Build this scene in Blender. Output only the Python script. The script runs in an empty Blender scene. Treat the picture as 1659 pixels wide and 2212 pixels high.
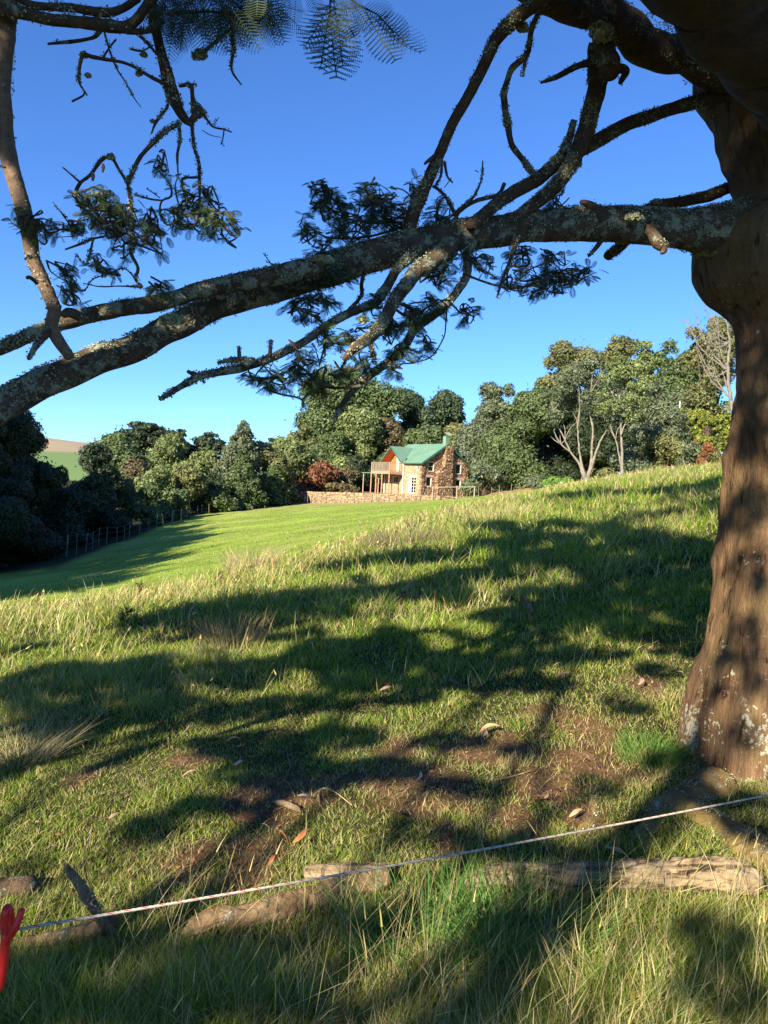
import bpy, math
import numpy as np
from mathutils import Vector, Matrix

# ---------------------------------------------------------------- camera
SC = bpy.context.scene
COL = SC.collection
F = 1671.0                                   # focal length in the units of a 1659 x 2212 picture
PITCH, ROLL = math.radians(1.47), math.radians(3.2)
fw = np.array([0, math.cos(PITCH), -math.sin(PITCH)])
rt0 = np.array([1.0, 0, 0]); up0 = np.cross(rt0, fw)
rt = rt0*math.cos(ROLL) + up0*math.sin(ROLL)
up = up0*math.cos(ROLL) - rt0*math.sin(ROLL)
cd = bpy.data.cameras.new('camera'); cam = bpy.data.objects.new('camera', cd); COL.objects.link(cam)
cam.matrix_world = Matrix(((rt[0], up[0], -fw[0], 0), (rt[1], up[1], -fw[1], 0), (rt[2], up[2], -fw[2], 0), (0, 0, 0, 1)))
cd.sensor_fit = 'VERTICAL'; cd.sensor_height = 24; cd.lens = 24*F/2212
cd.clip_start = 0.05; cd.clip_end = 5000
SC.camera = cam

# ---------------------------------------------------------------- light
SUN_EL = math.radians(25); SUN_H = np.array([-0.515, -0.857])   # horizontal direction towards the sun
to_sun = np.array([SUN_H[0]*math.cos(SUN_EL), SUN_H[1]*math.cos(SUN_EL), math.sin(SUN_EL)])
w = bpy.data.worlds.new('World'); SC.world = w; w.use_nodes = True
wn = w.node_tree.nodes; wl = w.node_tree.links; wn.clear()
sky = wn.new('ShaderNodeTexSky'); sky.sky_type = 'NISHITA'; sky.sun_disc = False
sky.sun_elevation = SUN_EL; sky.sun_rotation = math.atan2(SUN_H[0], SUN_H[1])
sky.air_density = 0.9; sky.dust_density = 0.0; sky.ozone_density = 2.2
hs = wn.new('ShaderNodeHueSaturation'); hs.inputs['Saturation'].default_value = 1.05; hs.inputs['Value'].default_value = 1.0
bg = wn.new('ShaderNodeBackground'); bg.inputs[1].default_value = 0.082
wo = wn.new('ShaderNodeOutputWorld')
wl.new(sky.outputs[0], hs.inputs['Color']); tn = wn.new('ShaderNodeMix'); tn.data_type = 'RGBA'; tn.blend_type = 'MULTIPLY'; tn.inputs[0].default_value = 1; tn.inputs[7].default_value = (.44, .69, 1.08, 1); wl.new(hs.outputs[0], tn.inputs[6]); wl.new(tn.outputs[2], bg.inputs[0]); wl.new(bg.outputs[0], wo.inputs[0])
sl = bpy.data.lights.new('sun', 'SUN'); so = bpy.data.objects.new('sun', sl); COL.objects.link(so)
sl.energy = 5.0; sl.angle = math.radians(0.55); sl.color = (1.0, 0.87, 0.66)
so.rotation_mode = 'QUATERNION'; so.rotation_quaternion = Vector(to_sun).to_track_quat('Z', 'Y'); so.location = (-20, -30, 25)
SC.view_settings.view_transform = 'Standard'; SC.view_settings.look = 'None'
SC.view_settings.gamma = 1; SC.view_settings.use_curve_mapping = False
SC.view_settings.exposure = 1.42

# ---------------------------------------------------------------- helpers
RNG = np.random.default_rng(7)
def ray(px, py):
    return fw + rt*((px-829.5)/F) + up*((1106-py)/F)
def P(px, py, D):
    d = ray(px, py); return d/d[1]*D
def project(p):
    p = np.asarray(p, float); z = p@fw
    return 829.5+F*(p@rt)/z, 1106-F*(p@up)/z

def hash3(i, seed):
    h = (i[..., 0].astype(np.int64)*374761393 + i[..., 1].astype(np.int64)*668265263 + i[..., 2].astype(np.int64)*2147483647 + seed*974634777) & 0x7fffffff
    h = ((h ^ (h >> 13))*1274126177) & 0x7fffffff
    return ((h ^ (h >> 16)) & 0xffff)/65535.0
def vnoise(p, scale=1.0, seed=0):
    """value noise in -1..1"""
    p = np.asarray(p, float)/scale
    if p.shape[-1] == 2: p = np.concatenate([p, np.zeros(p.shape[:-1]+(1,))], -1)
    i = np.floor(p).astype(np.int64); f = p-i; f = f*f*(3-2*f); r = 0
    for a in (0, 1):
        for b in (0, 1):
            for c in (0, 1):
                wgt = (f[..., 0] if a else 1-f[..., 0])*(f[..., 1] if b else 1-f[..., 1])*(f[..., 2] if c else 1-f[..., 2])
                r = r + wgt*hash3(i+np.array([a, b, c]), seed)
    return r*2-1
def smooth(a, b, x):
    t = np.clip((x-a)/(b-a), 0, 1); return t*t*(3-2*t)

def tag(o, label=None, cat=None, group=None, kind=None):
    if label: o['label'] = label
    if cat: o['category'] = cat
    if group: o['group'] = group
    if kind: o['kind'] = kind
    return o
def empty(name, loc=(0, 0, 0), rz=0):
    o = bpy.data.objects.new(name, None); COL.objects.link(o); o.location = loc; o.rotation_euler = (0, 0, rz)
    o.empty_display_size = 0.1; return o
def build(name, V, Q, mat, parent=None, smoothed=False, col=None, offset=None):
    """V (n,3); Q (m,4) or (m,3) array, or list of polygons; col (n,3) point colours"""
    V = np.asarray(V, np.float32)
    if offset is not None: V = V-np.asarray(offset, np.float32)
    me = bpy.data.meshes.new(name)
    if isinstance(Q, np.ndarray):
        k = Q.shape[1]; m = Q.shape[0]
        me.vertices.add(len(V)); me.vertices.foreach_set('co', V.ravel())
        me.loops.add(m*k); me.loops.foreach_set('vertex_index', Q.astype(np.int32).ravel())
        me.polygons.add(m); me.polygons.foreach_set('loop_start', np.arange(0, m*k, k, dtype=np.int32))
        try: me.polygons.foreach_set('loop_total', np.full(m, k, np.int32))
        except Exception: pass
        me.update(calc_edges=True)
    else:
        me.from_pydata([tuple(map(float, v)) for v in V], [], [tuple(map(int, q)) for q in Q]); me.update()
    if smoothed: me.polygons.foreach_set('use_smooth', np.ones(len(me.polygons), bool))
    if col is not None:
        a = me.color_attributes.new('Col', 'FLOAT_COLOR', 'POINT')
        c = np.ones((len(V), 4), np.float32); c[:, :3] = col; a.data.foreach_set('color', c.ravel())
    if mat: me.materials.append(mat)
    o = bpy.data.objects.new(name, me); COL.objects.link(o)
    if parent is not None: o.parent = parent
    return o

class MB:
    """mesh builder for hard-surface shapes"""
    def __init__(s): s.V = []; s.Q = []; s.n = 0
    def add(s, V, Q):
        V = np.asarray(V, float); s.V.append(V); s.Q += [tuple(int(i)+s.n for i in q) for q in Q]; s.n += len(V); return s
    def box(s, lo, hi, M=None):
        x0, y0, z0 = lo; x1, y1, z1 = hi
        V = np.array([(x0,y0,z0),(x1,y0,z0),(x1,y1,z0),(x0,y1,z0),(x0,y0,z1),(x1,y0,z1),(x1,y1,z1),(x0,y1,z1)], float)
        return s.add(V, [(0,3,2,1),(4,5,6,7),(0,1,5,4),(1,2,6,5),(2,3,7,6),(3,0,4,7)])
    def bar(s, a, b, wd, hh=None, n=6, taper=1.0):
        a = np.array(a, float); b = np.array(b, float); V, Q = tube(np.array([a, b]), [wd/2, wd/2*taper], n, step=None); return s.add(V, Q)
    def prism(s, pts, d):
        pts = np.array(pts, float); n = len(pts); d = np.array(d, float)
        return s.add(np.vstack([pts, pts+d]), [tuple(range(n))[::-1], tuple(range(n, 2*n))]+[(i, (i+1) % n, n+(i+1) % n, n+i) for i in range(n)])
    def build(s, name, mat, parent=None, **k): return build(name, np.vstack(s.V), s.Q, mat, parent, **k)

def catmull(P_, R, step):
    P_ = np.asarray(P_, float); R = np.asarray(R, float)
    A = np.vstack([2*P_[0]-P_[1], P_, 2*P_[-1]-P_[-2]]); B = np.concatenate([[R[0]], R, [R[-1]]])
    out = []; ro = []
    for i in range(1, len(A)-2):
        n = max(2, int(np.linalg.norm(A[i+1]-A[i])/step)); t = np.linspace(0, 1, n, endpoint=False)[:, None]
        p0, p1, p2, p3 = A[i-1], A[i], A[i+1], A[i+2]
        out.append(0.5*((2*p1)+(-p0+p2)*t+(2*p0-5*p1+4*p2-p3)*t*t+(-p0+3*p1-3*p2+p3)*t**3)); ro.append(B[i]+(B[i+1]-B[i])*t[:, 0])
    out.append(A[-2][None]); ro.append(np.array([B[-2]]))
    return np.vstack(out), np.concatenate(ro)
def tube(pts, radii, sides=8, step=0.02, rough=0.0, rscale=0.05, seed=0, wob=0.0, cap=True):
    pts = np.asarray(pts, float); radii = np.asarray(radii, float)
    if step: pts, radii = catmull(pts, radii, step)
    if wob: 
        for k in range(3): pts[1:-1, k] += wob*vnoise(pts[1:-1], 0.12, seed+11+k)
    n = len(pts); T = np.gradient(pts, axis=0); T /= np.linalg.norm(T, axis=1)[:, None]+1e-9
    N = np.zeros_like(pts); ref = np.array([0, 0, 1.0]) if abs(T[0, 2]) < .8 else np.array([0, 1.0, 0])
    v = ref-T[0]*(ref@T[0]); N[0] = v/np.linalg.norm(v)
    for i in range(1, n):
        v = N[i-1]-T[i]*(N[i-1]@T[i]); N[i] = v/(np.linalg.norm(v)+1e-9)
    B = np.cross(T, N); a = np.linspace(0, 2*np.pi, sides, endpoint=False)
    D = N[:, None]*np.cos(a)[None, :, None]+B[:, None]*np.sin(a)[None, :, None]
    V = pts[:, None]+D*radii[:, None, None]
    if rough:
        r = vnoise(V, rscale, seed)*.6+vnoise(V, rscale*.4, seed+1)*.4+vnoise(V, rscale*3, seed+2)*.5
        V = V+D*(rough*radii[:, None]*r)[..., None]
    V = V.reshape(-1, 3); i = np.arange(n-1)[:, None]*sides; j = np.arange(sides)[None]; k = (j+1) % sides
    Q = np.stack([i+j, i+k, i+sides+k, i+sides+j], -1).reshape(-1, 4)
    if cap:
        c0, c1 = len(V), len(V)+1; V = np.vstack([V, pts[:1]-T[:1]*radii[0]*.3, pts[-1:]+T[-1:]*radii[-1]*.6])
        jj = np.arange(sides); kk = (jj+1) % sides
        Q = np.vstack([Q, np.stack([np.full(sides, c0), kk, jj, jj], -1), np.stack([np.full(sides, c1), (n-1)*sides+jj, (n-1)*sides+kk, (n-1)*sides+kk], -1)])
    return V, Q
def fixtri(Q):
    return [tuple(q) if q[2] != q[3] else tuple(q[:3]) for q in Q.tolist()]
def bt(name, V, Q, mat, parent=None, **k): return build(name, V, fixtri(Q), mat, parent, **k)

# ---------------------------------------------------------------- terrain shape
cols_px = [-900, -300, 0, 400, 829, 1060, 1250, 1659, 2300, 3000]
rows_d = [2.5, 4, 8, 14, 25, 40, 60, 95, 150, 300, 700]
TZ = np.array([
 [-1.9,-2.2,-3.2,-4.8,-7,-9,-10,-10,-9,-5,0],
 [-1.75,-1.9,-2.5,-3.4,-5,-6.6,-7.8,-8,-7,-4,0],
 [-1.65,-1.7,-2.0,-2.46,-3.9,-5.2,-6.2,-6.5,-5.5,-3,0],
 [-1.6,-1.62,-1.7,-1.95,-2.9,-3.4,-3.5,-3.2,-2.5,0,0],
 [-1.58,-1.55,-1.45,-1.4,-1.25,-1.35,-1.4,-1.0,-.3,2,3],
 [-1.57,-1.5,-1.25,-1.05,-.7,-.3,-.2,.0,.8,4,5],
 [-1.55,-1.4,-1.0,-.6,-.1,.6,1.4,2.8,5,8,9],
 [-1.5,-1.38,-.5,.4,1.5,2.6,4,7,11,15,16],
 [-1.4,-1.1,.2,1.6,3.6,5.5,8,13,19,24,25],
 [-1.3,-.9,.8,2.8,5.5,8,12,18,26,32,33]])
cu = (np.array(cols_px)-829)/F; rl = np.log(rows_d)
GU = np.linspace(-1.1, 1.35, 246); GL = np.linspace(rl[0], rl[-1], 240)
tmp = np.array([np.interp(GL, rl, r) for r in TZ]); G_ = np.array([np.interp(GU, cu, tmp[:, j]) for j in range(len(GL))]).T
for _ in range(60):
    for ax in (0, 1):
        g = np.pad(G_, [(1, 1) if a == ax else (0, 0) for a in (0, 1)], mode='reflect', reflect_type='odd')
        G_ = (np.take(g, range(0, g.shape[ax]-2), ax)+2*np.take(g, range(1, g.shape[ax]-1), ax)+np.take(g, range(2, g.shape[ax]), ax))/4
def ground(x, y, bumps=True):
    x = np.asarray(x, float); y = np.asarray(y, float); yy = np.maximum(y, 2.5)
    u = np.clip((x/yy-GU[0])/(GU[1]-GU[0]), 0, len(GU)-1.001); l = np.clip((np.log(yy)-GL[0])/(GL[1]-GL[0]), 0, len(GL)-1.001)
    i = u.astype(int); j = l.astype(int); a = u-i; b = l-j
    z = G_[i, j]*(1-a)*(1-b)+G_[i+1, j]*a*(1-b)+G_[i, j+1]*(1-a)*b+G_[i+1, j+1]*a*b
    if bumps:
        p = np.stack([x, y], -1)
        z = z+.03*vnoise(p, .7, 3)+.012*vnoise(p, .2, 4)+.09*vnoise(p, 3.5, 5)*smooth(3, 9, y)*(1-.5*smooth(50, 80, y))
    return z
def gz(x, y): return float(ground(np.array([x]), np.array([y]))[0])
def G(px, py, dmax=200, lift=0):
    """where the line of sight through a picture point meets the ground"""
    d = ray(px, py); d = d/d[1]; D = np.exp(np.linspace(math.log(1.2), math.log(dmax), 3000)); p = d[None]*D[:, None]
    hit = np.where(p[:, 2] < ground(p[:, 0], p[:, 1])+lift)[0]; k = hit[0] if len(hit) else len(D)-1
    return p[k]

# ---------------------------------------------------------------- materials
def mat_base(name):
    m = bpy.data.materials.new(name); m.use_nodes = True; nt = m.node_tree
    b = nt.nodes['Principled BSDF']; return m, nt, b
def ramp(nt, fac, stops):
    r = nt.nodes.new('ShaderNodeValToRGB'); e = r.color_ramp.elements
    while len(e) < len(stops): e.new(0.5)
    for k, (p, c) in enumerate(stops): e[k].position = p; e[k].color = (*c, 1) if len(c) == 3 else c
    nt.links.new(fac, r.inputs[0]); return r.outputs[0]
def tex(nt, kind, scale, coord='Object', detail=5, vec=None, **k):
    if vec is None:
        tc = nt.nodes.new('ShaderNodeTexCoord'); vec = tc.outputs[coord]
    t = nt.nodes.new('ShaderNodeTex'+kind); t.inputs['Scale'].default_value = scale; nt.links.new(vec, t.inputs['Vector'])
    if kind == 'Noise': t.inputs['Detail'].default_value = detail; t.inputs['Roughness'].default_value = k.get('rough', .6)
    if kind == 'Voronoi' and k.get('feature'): t.feature = k['feature']
    return t
def mixc(nt, a, b, fac, mode='MIX'):
    m = nt.nodes.new('ShaderNodeMix'); m.data_type = 'RGBA'; m.blend_type = mode
    for s, v in ((m.inputs['Factor'], fac), (m.inputs[6], a), (m.inputs[7], b)):
        if isinstance(v, (int, float)): s.default_value = v
        elif isinstance(v, tuple): s.default_value = (*v, 1)
        else: nt.links.new(v, s)
    return m.outputs[2]
def bump(nt, b, h, strength=.5, dist=.02):
    n = nt.nodes.new('ShaderNodeBump'); n.inputs['Strength'].default_value = strength; n.inputs['Distance'].default_value = dist
    nt.links.new(h, n.inputs['Height']); nt.links.new(n.outputs[0], b.inputs['Normal'])
def simple(name, c1, c2, scale=4, rough=.8, bmp=.3, bd=.01, metal=0, coord='Object'):
    m, nt, b = mat_base(name); t = tex(nt, 'Noise', scale, coord)
    nt.links.new(ramp(nt, t.outputs['Fac'], [(.3, c1), (.7, c2)]), b.inputs['Base Color']); b.inputs['Roughness'].default_value = rough
    b.inputs['Metallic'].default_value = metal
    if bmp: bump(nt, b, t.outputs['Fac'], bmp, bd)
    return m
def leafmat(name, transl=.35, rough=.6, spec=.25, tint=(1, 1, 1), gain=1.0):
    """point colour 'Col' drives a leaf shader with light passing through"""
    m, nt, b = mat_base(name); a = nt.nodes.new('ShaderNodeAttribute'); a.attribute_name = 'Col'
    t = nt.nodes.new('ShaderNodeBsdfTranslucent'); mx = nt.nodes.new('ShaderNodeMixShader'); mx.inputs[0].default_value = transl
    c = mixc(nt, a.outputs['Color'], tint, 1.0, 'MULTIPLY')
    nt.links.new(c, b.inputs['Base Color']); b.inputs['Roughness'].default_value = rough; b.inputs['Specular IOR Level'].default_value = spec
    nt.links.new(mixc(nt, c, (1.0*gain, 1.15*gain, .5*gain), 1.0, 'MULTIPLY'), t.inputs['Color'])
    o = nt.nodes['Material Output']; nt.links.new(b.outputs[0], mx.inputs[1]); nt.links.new(t.outputs[0], mx.inputs[2]); nt.links.new(mx.outputs[0], o.inputs[0])
    return m
def barkmat(name, dark, light, lichen=(.30, .33, .24), amount=.5, scale=14, lscale=9):
    m, nt, b = mat_base(name)
    n1 = tex(nt, 'Noise', scale, detail=8); n2 = tex(nt, 'Noise', lscale, detail=8, rough=.75)
    v = tex(nt, 'Voronoi', scale*2.2, feature='DISTANCE_TO_EDGE')
    base = ramp(nt, n1.outputs['Fac'], [(.32, dark), (.68, light)])
    lf = ramp(nt, n2.outputs['Fac'], [(.62-.25*amount, (0, 0, 0)), (.68-.25*amount, (1, 1, 1))])
    n3 = tex(nt, 'Noise', 60, detail=4); lc = ramp(nt, n3.outputs['Fac'], [(.3, tuple(c*.55 for c in lichen)), (.65, lichen)])
    nt.links.new(mixc(nt, base, lc, lf), b.inputs['Base Color']); b.inputs['Roughness'].default_value = .93; b.inputs['Specular IOR Level'].default_value = .15
    h = mixc(nt, n1.outputs['Fac'], ramp(nt, v.outputs['Distance'], [(0, (0, 0, 0)), (.12, (1, 1, 1))]), .10)
    h = mixc(nt, h, mixc(nt, lf, n3.outputs['Color'], .5, 'MULTIPLY'), .35, 'ADD'); bump(nt, b, h, .9, .02)
    return m
# ---------------------------------------------------------------- ground sheet
def edge_depth(u):
    """how far out the rough, ungrazed grass reaches before the mown pasture"""
    px = u*F+829
    return np.interp(px, [-300, 0, 400, 620, 829, 1000, 1150, 1250, 1659], [13, 13.5, 16, 20, 27, 38, 60, 78, 85])
SOIL = [(1210, 1560, 120, 28), (1290, 1630, 90, 40), (1050, 1625, 120, 40), (900, 1690, 170, 36), (640, 1710, 150, 40), (1190, 1700, 120, 40), (1270, 1760, 60, 40),
        (560, 1850, 70, 40), (380, 1890, 60, 30), (960, 1830, 40, 16), (180, 1680, 40, 10), (1400, 1490, 50, 14), (1120, 1770, 60, 16), (400, 1640, 60, 10), (860, 1620, 60, 14)]
_soil = []
for a, b, c, d in SOIL:
    p = G(a, b); q = G(a+c, b); r = G(a, b+d); _soil.append((p[0], p[1], abs(q[0]-p[0]), abs(r[1]-p[1])+.12))
def soil(x, y):
    s = np.zeros_like(x)
    n = .5*vnoise(np.stack([x, y], -1), .28, 21)+.4*vnoise(np.stack([x, y], -1), .1, 22)
    for cx, cy, rx, ry in _soil:
        s = np.maximum(s, smooth(1.25, .55, np.sqrt(((x-cx)/rx)**2+((y-cy)/ry)**2)+n*.8))
    return s
ys = np.concatenate([np.linspace(-45, 1.2, 40)[:-1], np.exp(np.linspace(math.log(1.2), math.log(1500), 420))])
us = np.concatenate([np.linspace(-9, -.95, 30)[:-1], np.linspace(-.95, .95, 330), np.linspace(.95, 9, 30)[1:]])
Y, U = np.meshgrid(ys, us, indexing='ij'); X = U*np.maximum(Y, 3.5); Z = ground(X, Y)
ny, nx = Y.shape; V = np.stack([X, Y, Z], -1).reshape(-1, 3)
i = np.arange(ny-1)[:, None]*nx; j = np.arange(nx-1)[None]; Qg = np.stack([i+j, i+j+1, i+nx+j+1, i+nx+j], -1).reshape(-1, 4)
x, y = V[:, 0], V[:, 1]; uu = x/np.maximum(y, 2.5); q = V[:, :2]
near = smooth(1.0, .93, y/edge_depth(uu)+.05*vnoise(q, 3, 31))
near_c = np.array([.055, .06, .022])*(1+.35*vnoise(q, .35, 32))[:, None]
so_c = np.array([.20, .112, .062])*(1+.3*vnoise(q, .12, 33))[:, None]
s = soil(x, y)[:, None]; near_c = near_c*(1-s*.92)+so_c*s*.92
fn = (.8*vnoise(q*np.array([.5, 1]), 4, 34)+.7*vnoise(q*np.array([.6, 1]), .9, 35))[:, None]
field = np.array([.24, .34, .055])*(1+.16*fn)
dry = smooth(.05, .7, vnoise(q*np.array([.35, 1]), 2.6, 36)*.7+vnoise(q*np.array([.6, 1]), .7, 37)*.6)[:, None]*.45
dry = np.maximum(dry, (smooth(70, 82, y)*smooth(110, 95, y)*smooth(.3, .2, np.abs(uu+.02)))[:, None]*(.35+.25*fn))
field = field*(1+.22*vnoise(q*np.array([.4, 1]), 1.1, 38)+.15*vnoise(q*np.array([.5, 1]), .45, 39))[:, None]; field = field*(1-dry)+np.array([.42, .36, .17])*dry
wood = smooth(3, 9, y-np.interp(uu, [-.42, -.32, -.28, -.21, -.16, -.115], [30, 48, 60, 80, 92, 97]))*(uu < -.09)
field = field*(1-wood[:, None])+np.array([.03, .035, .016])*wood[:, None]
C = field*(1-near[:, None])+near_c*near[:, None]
m, nt, bs = mat_base('pasture'); a = nt.nodes.new('ShaderNodeAttribute'); a.attribute_name = 'Col'
n1 = tex(nt, 'Noise', 9, detail=9, rough=.75); n2 = tex(nt, 'Noise', 1.3, detail=4)
c = mixc(nt, a.outputs['Color'], ramp(nt, n1.outputs['Fac'], [(.3, (.45, .45, .5)), (.7, (1.5, 1.45, 1.35))]), 1, 'MULTIPLY')
nt.links.new(c, bs.inputs['Base Color']); bs.inputs['Roughness'].default_value = .95; bs.inputs['Specular IOR Level'].default_value = .1
bump(nt, bs, n1.outputs['Fac'], 1.0, .06)
terrain = build('ground', V, Qg, m, None, True, C); tag(terrain, kind='structure')

# distant hill
def hill():
    xs = np.linspace(-330, 60, 90); yy = np.linspace(240, 560, 60); X, Y = np.meshgrid(xs, yy, indexing='ij')
    top = np.interp(X, [-330, -205, -150, -120, -60, 60], [21, 20, 16.5, 13, 6, -6]); Z = -12+(top+12)*np.sin(np.clip((Y-240)/180, 0, 1)*np.pi/2)**.8-np.clip(Y-430, 0, 999)*.06
    V = np.stack([X, Y, Z+1.0*vnoise(np.stack([X, Y], -1), 40, 5)], -1).reshape(-1, 3); n = 60
    i = np.arange(89)[:, None]*n; j = np.arange(59)[None]
    Q = np.stack([i+j, i+n+j, i+n+j+1, i+j+1], -1).reshape(-1, 4)
    k = smooth(-.6, .6, (V[:, 2]-(9.5+.035*(V[:, 0]+150)))/1.2)[:, None]
    st = (.1*vnoise(V[:, :2]*np.array([.3, 1]), 4, 8))[:, None]
    C = np.array([.12, .20, .06])*(1-k)+np.array([.31, .245, .15])*k*(1+st)
    mm, nt, b = mat_base('far_fields'); a = nt.nodes.new('ShaderNodeAttribute'); a.attribute_name = 'Col'; nt.links.new(a.outputs['Color'], b.inputs['Base Color']); b.inputs['Roughness'].default_value = 1
    tag(build('hills', V, Q, mm, None, True, C), kind='structure')
hill()

# ---------------------------------------------------------------- grass
GRASS = leafmat('grass_blades', .42, .5, .3); STRAW = leafmat('dry_grass_stalks', .3, .7, .15)
def blades(x, y, h, wd, lean, bend, col, z=None, az=None, segs=2):
    n = len(x); z = ground(x, y)-.01 if z is None else z
    az = RNG.uniform(0, 2*np.pi, n) if az is None else az
    fa = RNG.uniform(0, 2*np.pi, n); side = np.stack([np.cos(fa), np.sin(fa), np.zeros(n)], -1)*wd[:, None]*.5
    d = np.stack([np.cos(az), np.sin(az), np.zeros(n)], -1); base = np.stack([x, y, z], -1); L = []
    for k in range(segs+1):
        t = k/segs; c = base+np.array([0, 0, 1])*(h*(t-.35*bend*t*t))[:, None]+d*(h*(lean*t+bend*t*t))[:, None]
        s = side*(1-.92*t**1.5); L += [c-s, c+s]
    V = np.stack(L, 1).reshape(-1, 3); o = np.arange(n)[:, None]*(2*segs+2); q = [o+np.array([[2*k, 2*k+1, 2*k+3, 2*k+2]]) for k in range(segs)]
    return V, np.stack(q, 1).reshape(-1, 4), np.repeat(col, 2*segs+2, 0)
def cat(parts):
    V, Q, C, n = [], [], [], 0
    for v, q, c in parts: V.append(v); Q.append(q+n); C.append(c); n += len(v)
    return np.vstack(V), np.vstack(Q), np.vstack(C)
def pick(n, pal, p, jit=.22):
    c = np.array(pal)[RNG.choice(len(pal), n, p=p)]
    return c*(1+RNG.uniform(-jit, jit, (n, 1)))*(1+RNG.uniform(-.08, .08, (n, 3)))
def sample(n, d0, d1, umax=.72):
    u = RNG.uniform(-umax, umax, n); D = np.exp(RNG.uniform(math.log(d0), math.log(d1), n)); return u*D, D
GREEN = [(.13, .23, .018), (.19, .31, .026), (.28, .37, .04), (.36, .38, .075), (.08, .16, .014)]
DRY = [(.46, .39, .18), (.56, .49, .28), (.36, .27, .12), (.38, .40, .15)]
def grass_layer(n, d0, d1, um):
    x, y = sample(n, d0, d1, um); u = x/y; e = edge_depth(u); q = np.stack([x, y], -1)
    keep = y < e*(1+.06*vnoise(q, 2.5, 31)); keep &= RNG.uniform(size=n) > soil(x, y)*.78
    x, y, u, e, q = x[keep], y[keep], u[keep], e[keep], q[keep]; n = len(x)
    cl = vnoise(q, .45, 41)*.6+vnoise(q, .16, 42)*.5; big = vnoise(q, 2.2, 43)
    h = .034+.016*cl                                                   # grazed turf under the tree
    h = np.where(y < 3.1, np.interp(y, [1.6, 2.3, 2.62, 3.1], [.17, .13, .05, .034])*(1+.5*cl), h)
    h = np.where(y > 5.5, np.interp(y, [5.5, 8, 12, 30], [.045, .085, .125, .2])*(1+.5*cl+.3*big), h)
    tf = smooth(.15, .6, vnoise(q, .28, 46)*.7+vnoise(q, .9, 47)*.5); h = h*(1+.9*tf*smooth(3.0, 5.5, y)+.35*tf)*RNG.uniform(.45, 1.4, n); h = np.maximum(h, .02)*(1-.35*smooth(.5, .0, np.abs(u))*0)
    wd = np.maximum(.0040, .0011*y**1.02)*RNG.uniform(.7, 1.3, n)
    dryness = .20+.14*smooth(6.8, 5.5, y)*smooth(2.4, 2.9, y)+.26*smooth(-.1, .6, big)+.26*smooth(.55, .95, y/e)+.18*smooth(3.0, 2.2, y)*smooth(-.15, .15, x/y)+.12*smooth(.3, .8, vnoise(q, .5, 44)); dryness += .3*smooth(.0, .9, soil(x, y))
    isdry = RNG.uniform(size=n) < dryness
    c = pick(n, GREEN, [.24, .3, .24, .1, .12])*(1+.18*cl[:, None]); c[isdry] = pick(int(isdry.sum()), DRY, [.3, .25, .2, .25])
    lean = RNG.uniform(0, .55, n); bend = RNG.uniform(0, .75, n)
    return blades(x, y, h, wd, lean, bend, c)
v, q_, c_ = cat([grass_layer(440000, 1.5, 8, .92), grass_layer(230000, 8, 85, .82)])
tag(build('grass', v, q_, GRASS, None, True, c_), kind='stuff', label='green grass covering the near slope under the tree', cat='grass')
# short sward of the mown pasture
x, y = sample(90000, 12, 95, .62); u = x/y; k = (y > edge_depth(u)*.98) & ~((u < -.09) & (y > np.interp(u, [-.42, -.32, -.28, -.21, -.16, -.115], [30, 48, 60, 80, 92, 97])-1)); k &= ~((y > 83) & (u < .2))
x, y = x[k], y[k]; n = len(x); q = np.stack([x, y], -1)
c_ = pick(n, [(.22, .33, .045), (.26, .37, .06), (.33, .37, .10), (.44, .40, .18)], [.42, .38, .14, .06], .15)
v, q_, c_ = blades(x, y, RNG.uniform(.02, .06, n)*(1+.3*vnoise(q, 1.5, 51)), .0018*y*RNG.uniform(.7, 1.4, n), RNG.uniform(0, .5, n), RNG.uniform(0, .5, n), c_, segs=1)
tag(build('pasture_grass', v, q_, GRASS, None, True, c_), kind='stuff', label='short bright green grass of the mown pasture', cat='grass')
# dry stalks with seed heads
def stalks(x, y, h, wd, lean=.35, bend=.35):
    n = len(x); z = ground(x, y)-.01; az = RNG.normal(.4, 1.3, n); c = pick(n, DRY, [.35, .3, .15, .2])
    ln = np.abs(RNG.normal(0, lean, n)); bd = np.abs(RNG.normal(0, bend, n))
    A = blades(x, y, h, wd, ln, bd, c, z, az, 4)
    m = RNG.uniform(size=n) < .28; d = np.stack([np.cos(az), np.sin(az)], -1)[m]; hh = h[m]; L = ln[m]; Bd = bd[m]
    t = .86; hx = x[m]+d[:, 0]*hh*(L*t+Bd*t*t); hy = y[m]+d[:, 1]*hh*(L*t+Bd*t*t); hz = z[m]+hh*(t-.35*Bd*t*t)
    B = blades(hx, hy, hh*.17, wd[m]*1.9, L+Bd, Bd*.5, c[m]*np.array([1, .92, .8]), hz, az[m], 2)
    return [A, B]
parts = []
x, y = sample(3800, 1.55, 2.9); k = RNG.uniform(size=len(x)) < .25+.75*smooth(-.2, .25, x/y+.1); x, y = x[k], y[k]; parts += stalks(x, y, RNG.uniform(.14, .42, len(x)), RNG.uniform(.0014, .0028, len(x)), .45, .4)
x, y = sample(17000, 2.7, 9); k = RNG.uniform(size=len(x)) < .55+.45*smooth(-.2, .5, vnoise(np.stack([x, y], -1), .6, 48)); x, y = x[k], y[k]; parts += stalks(x, y, RNG.uniform(.02, .08, len(x)), RNG.uniform(.0018, .0032, len(x))*np.maximum(1, y/4), 2.2, 1.0)
x, y = sample(32000, 5.5, 85); u = x/y; e = edge_depth(u); pr = .10+.6*smooth(.45, .85, y/e)+.2*smooth(.2, .6, vnoise(np.stack([x, y], -1), 2.2, 43)); k = (RNG.uniform(size=len(x)) < pr) & (y < e*1.05)
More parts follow.
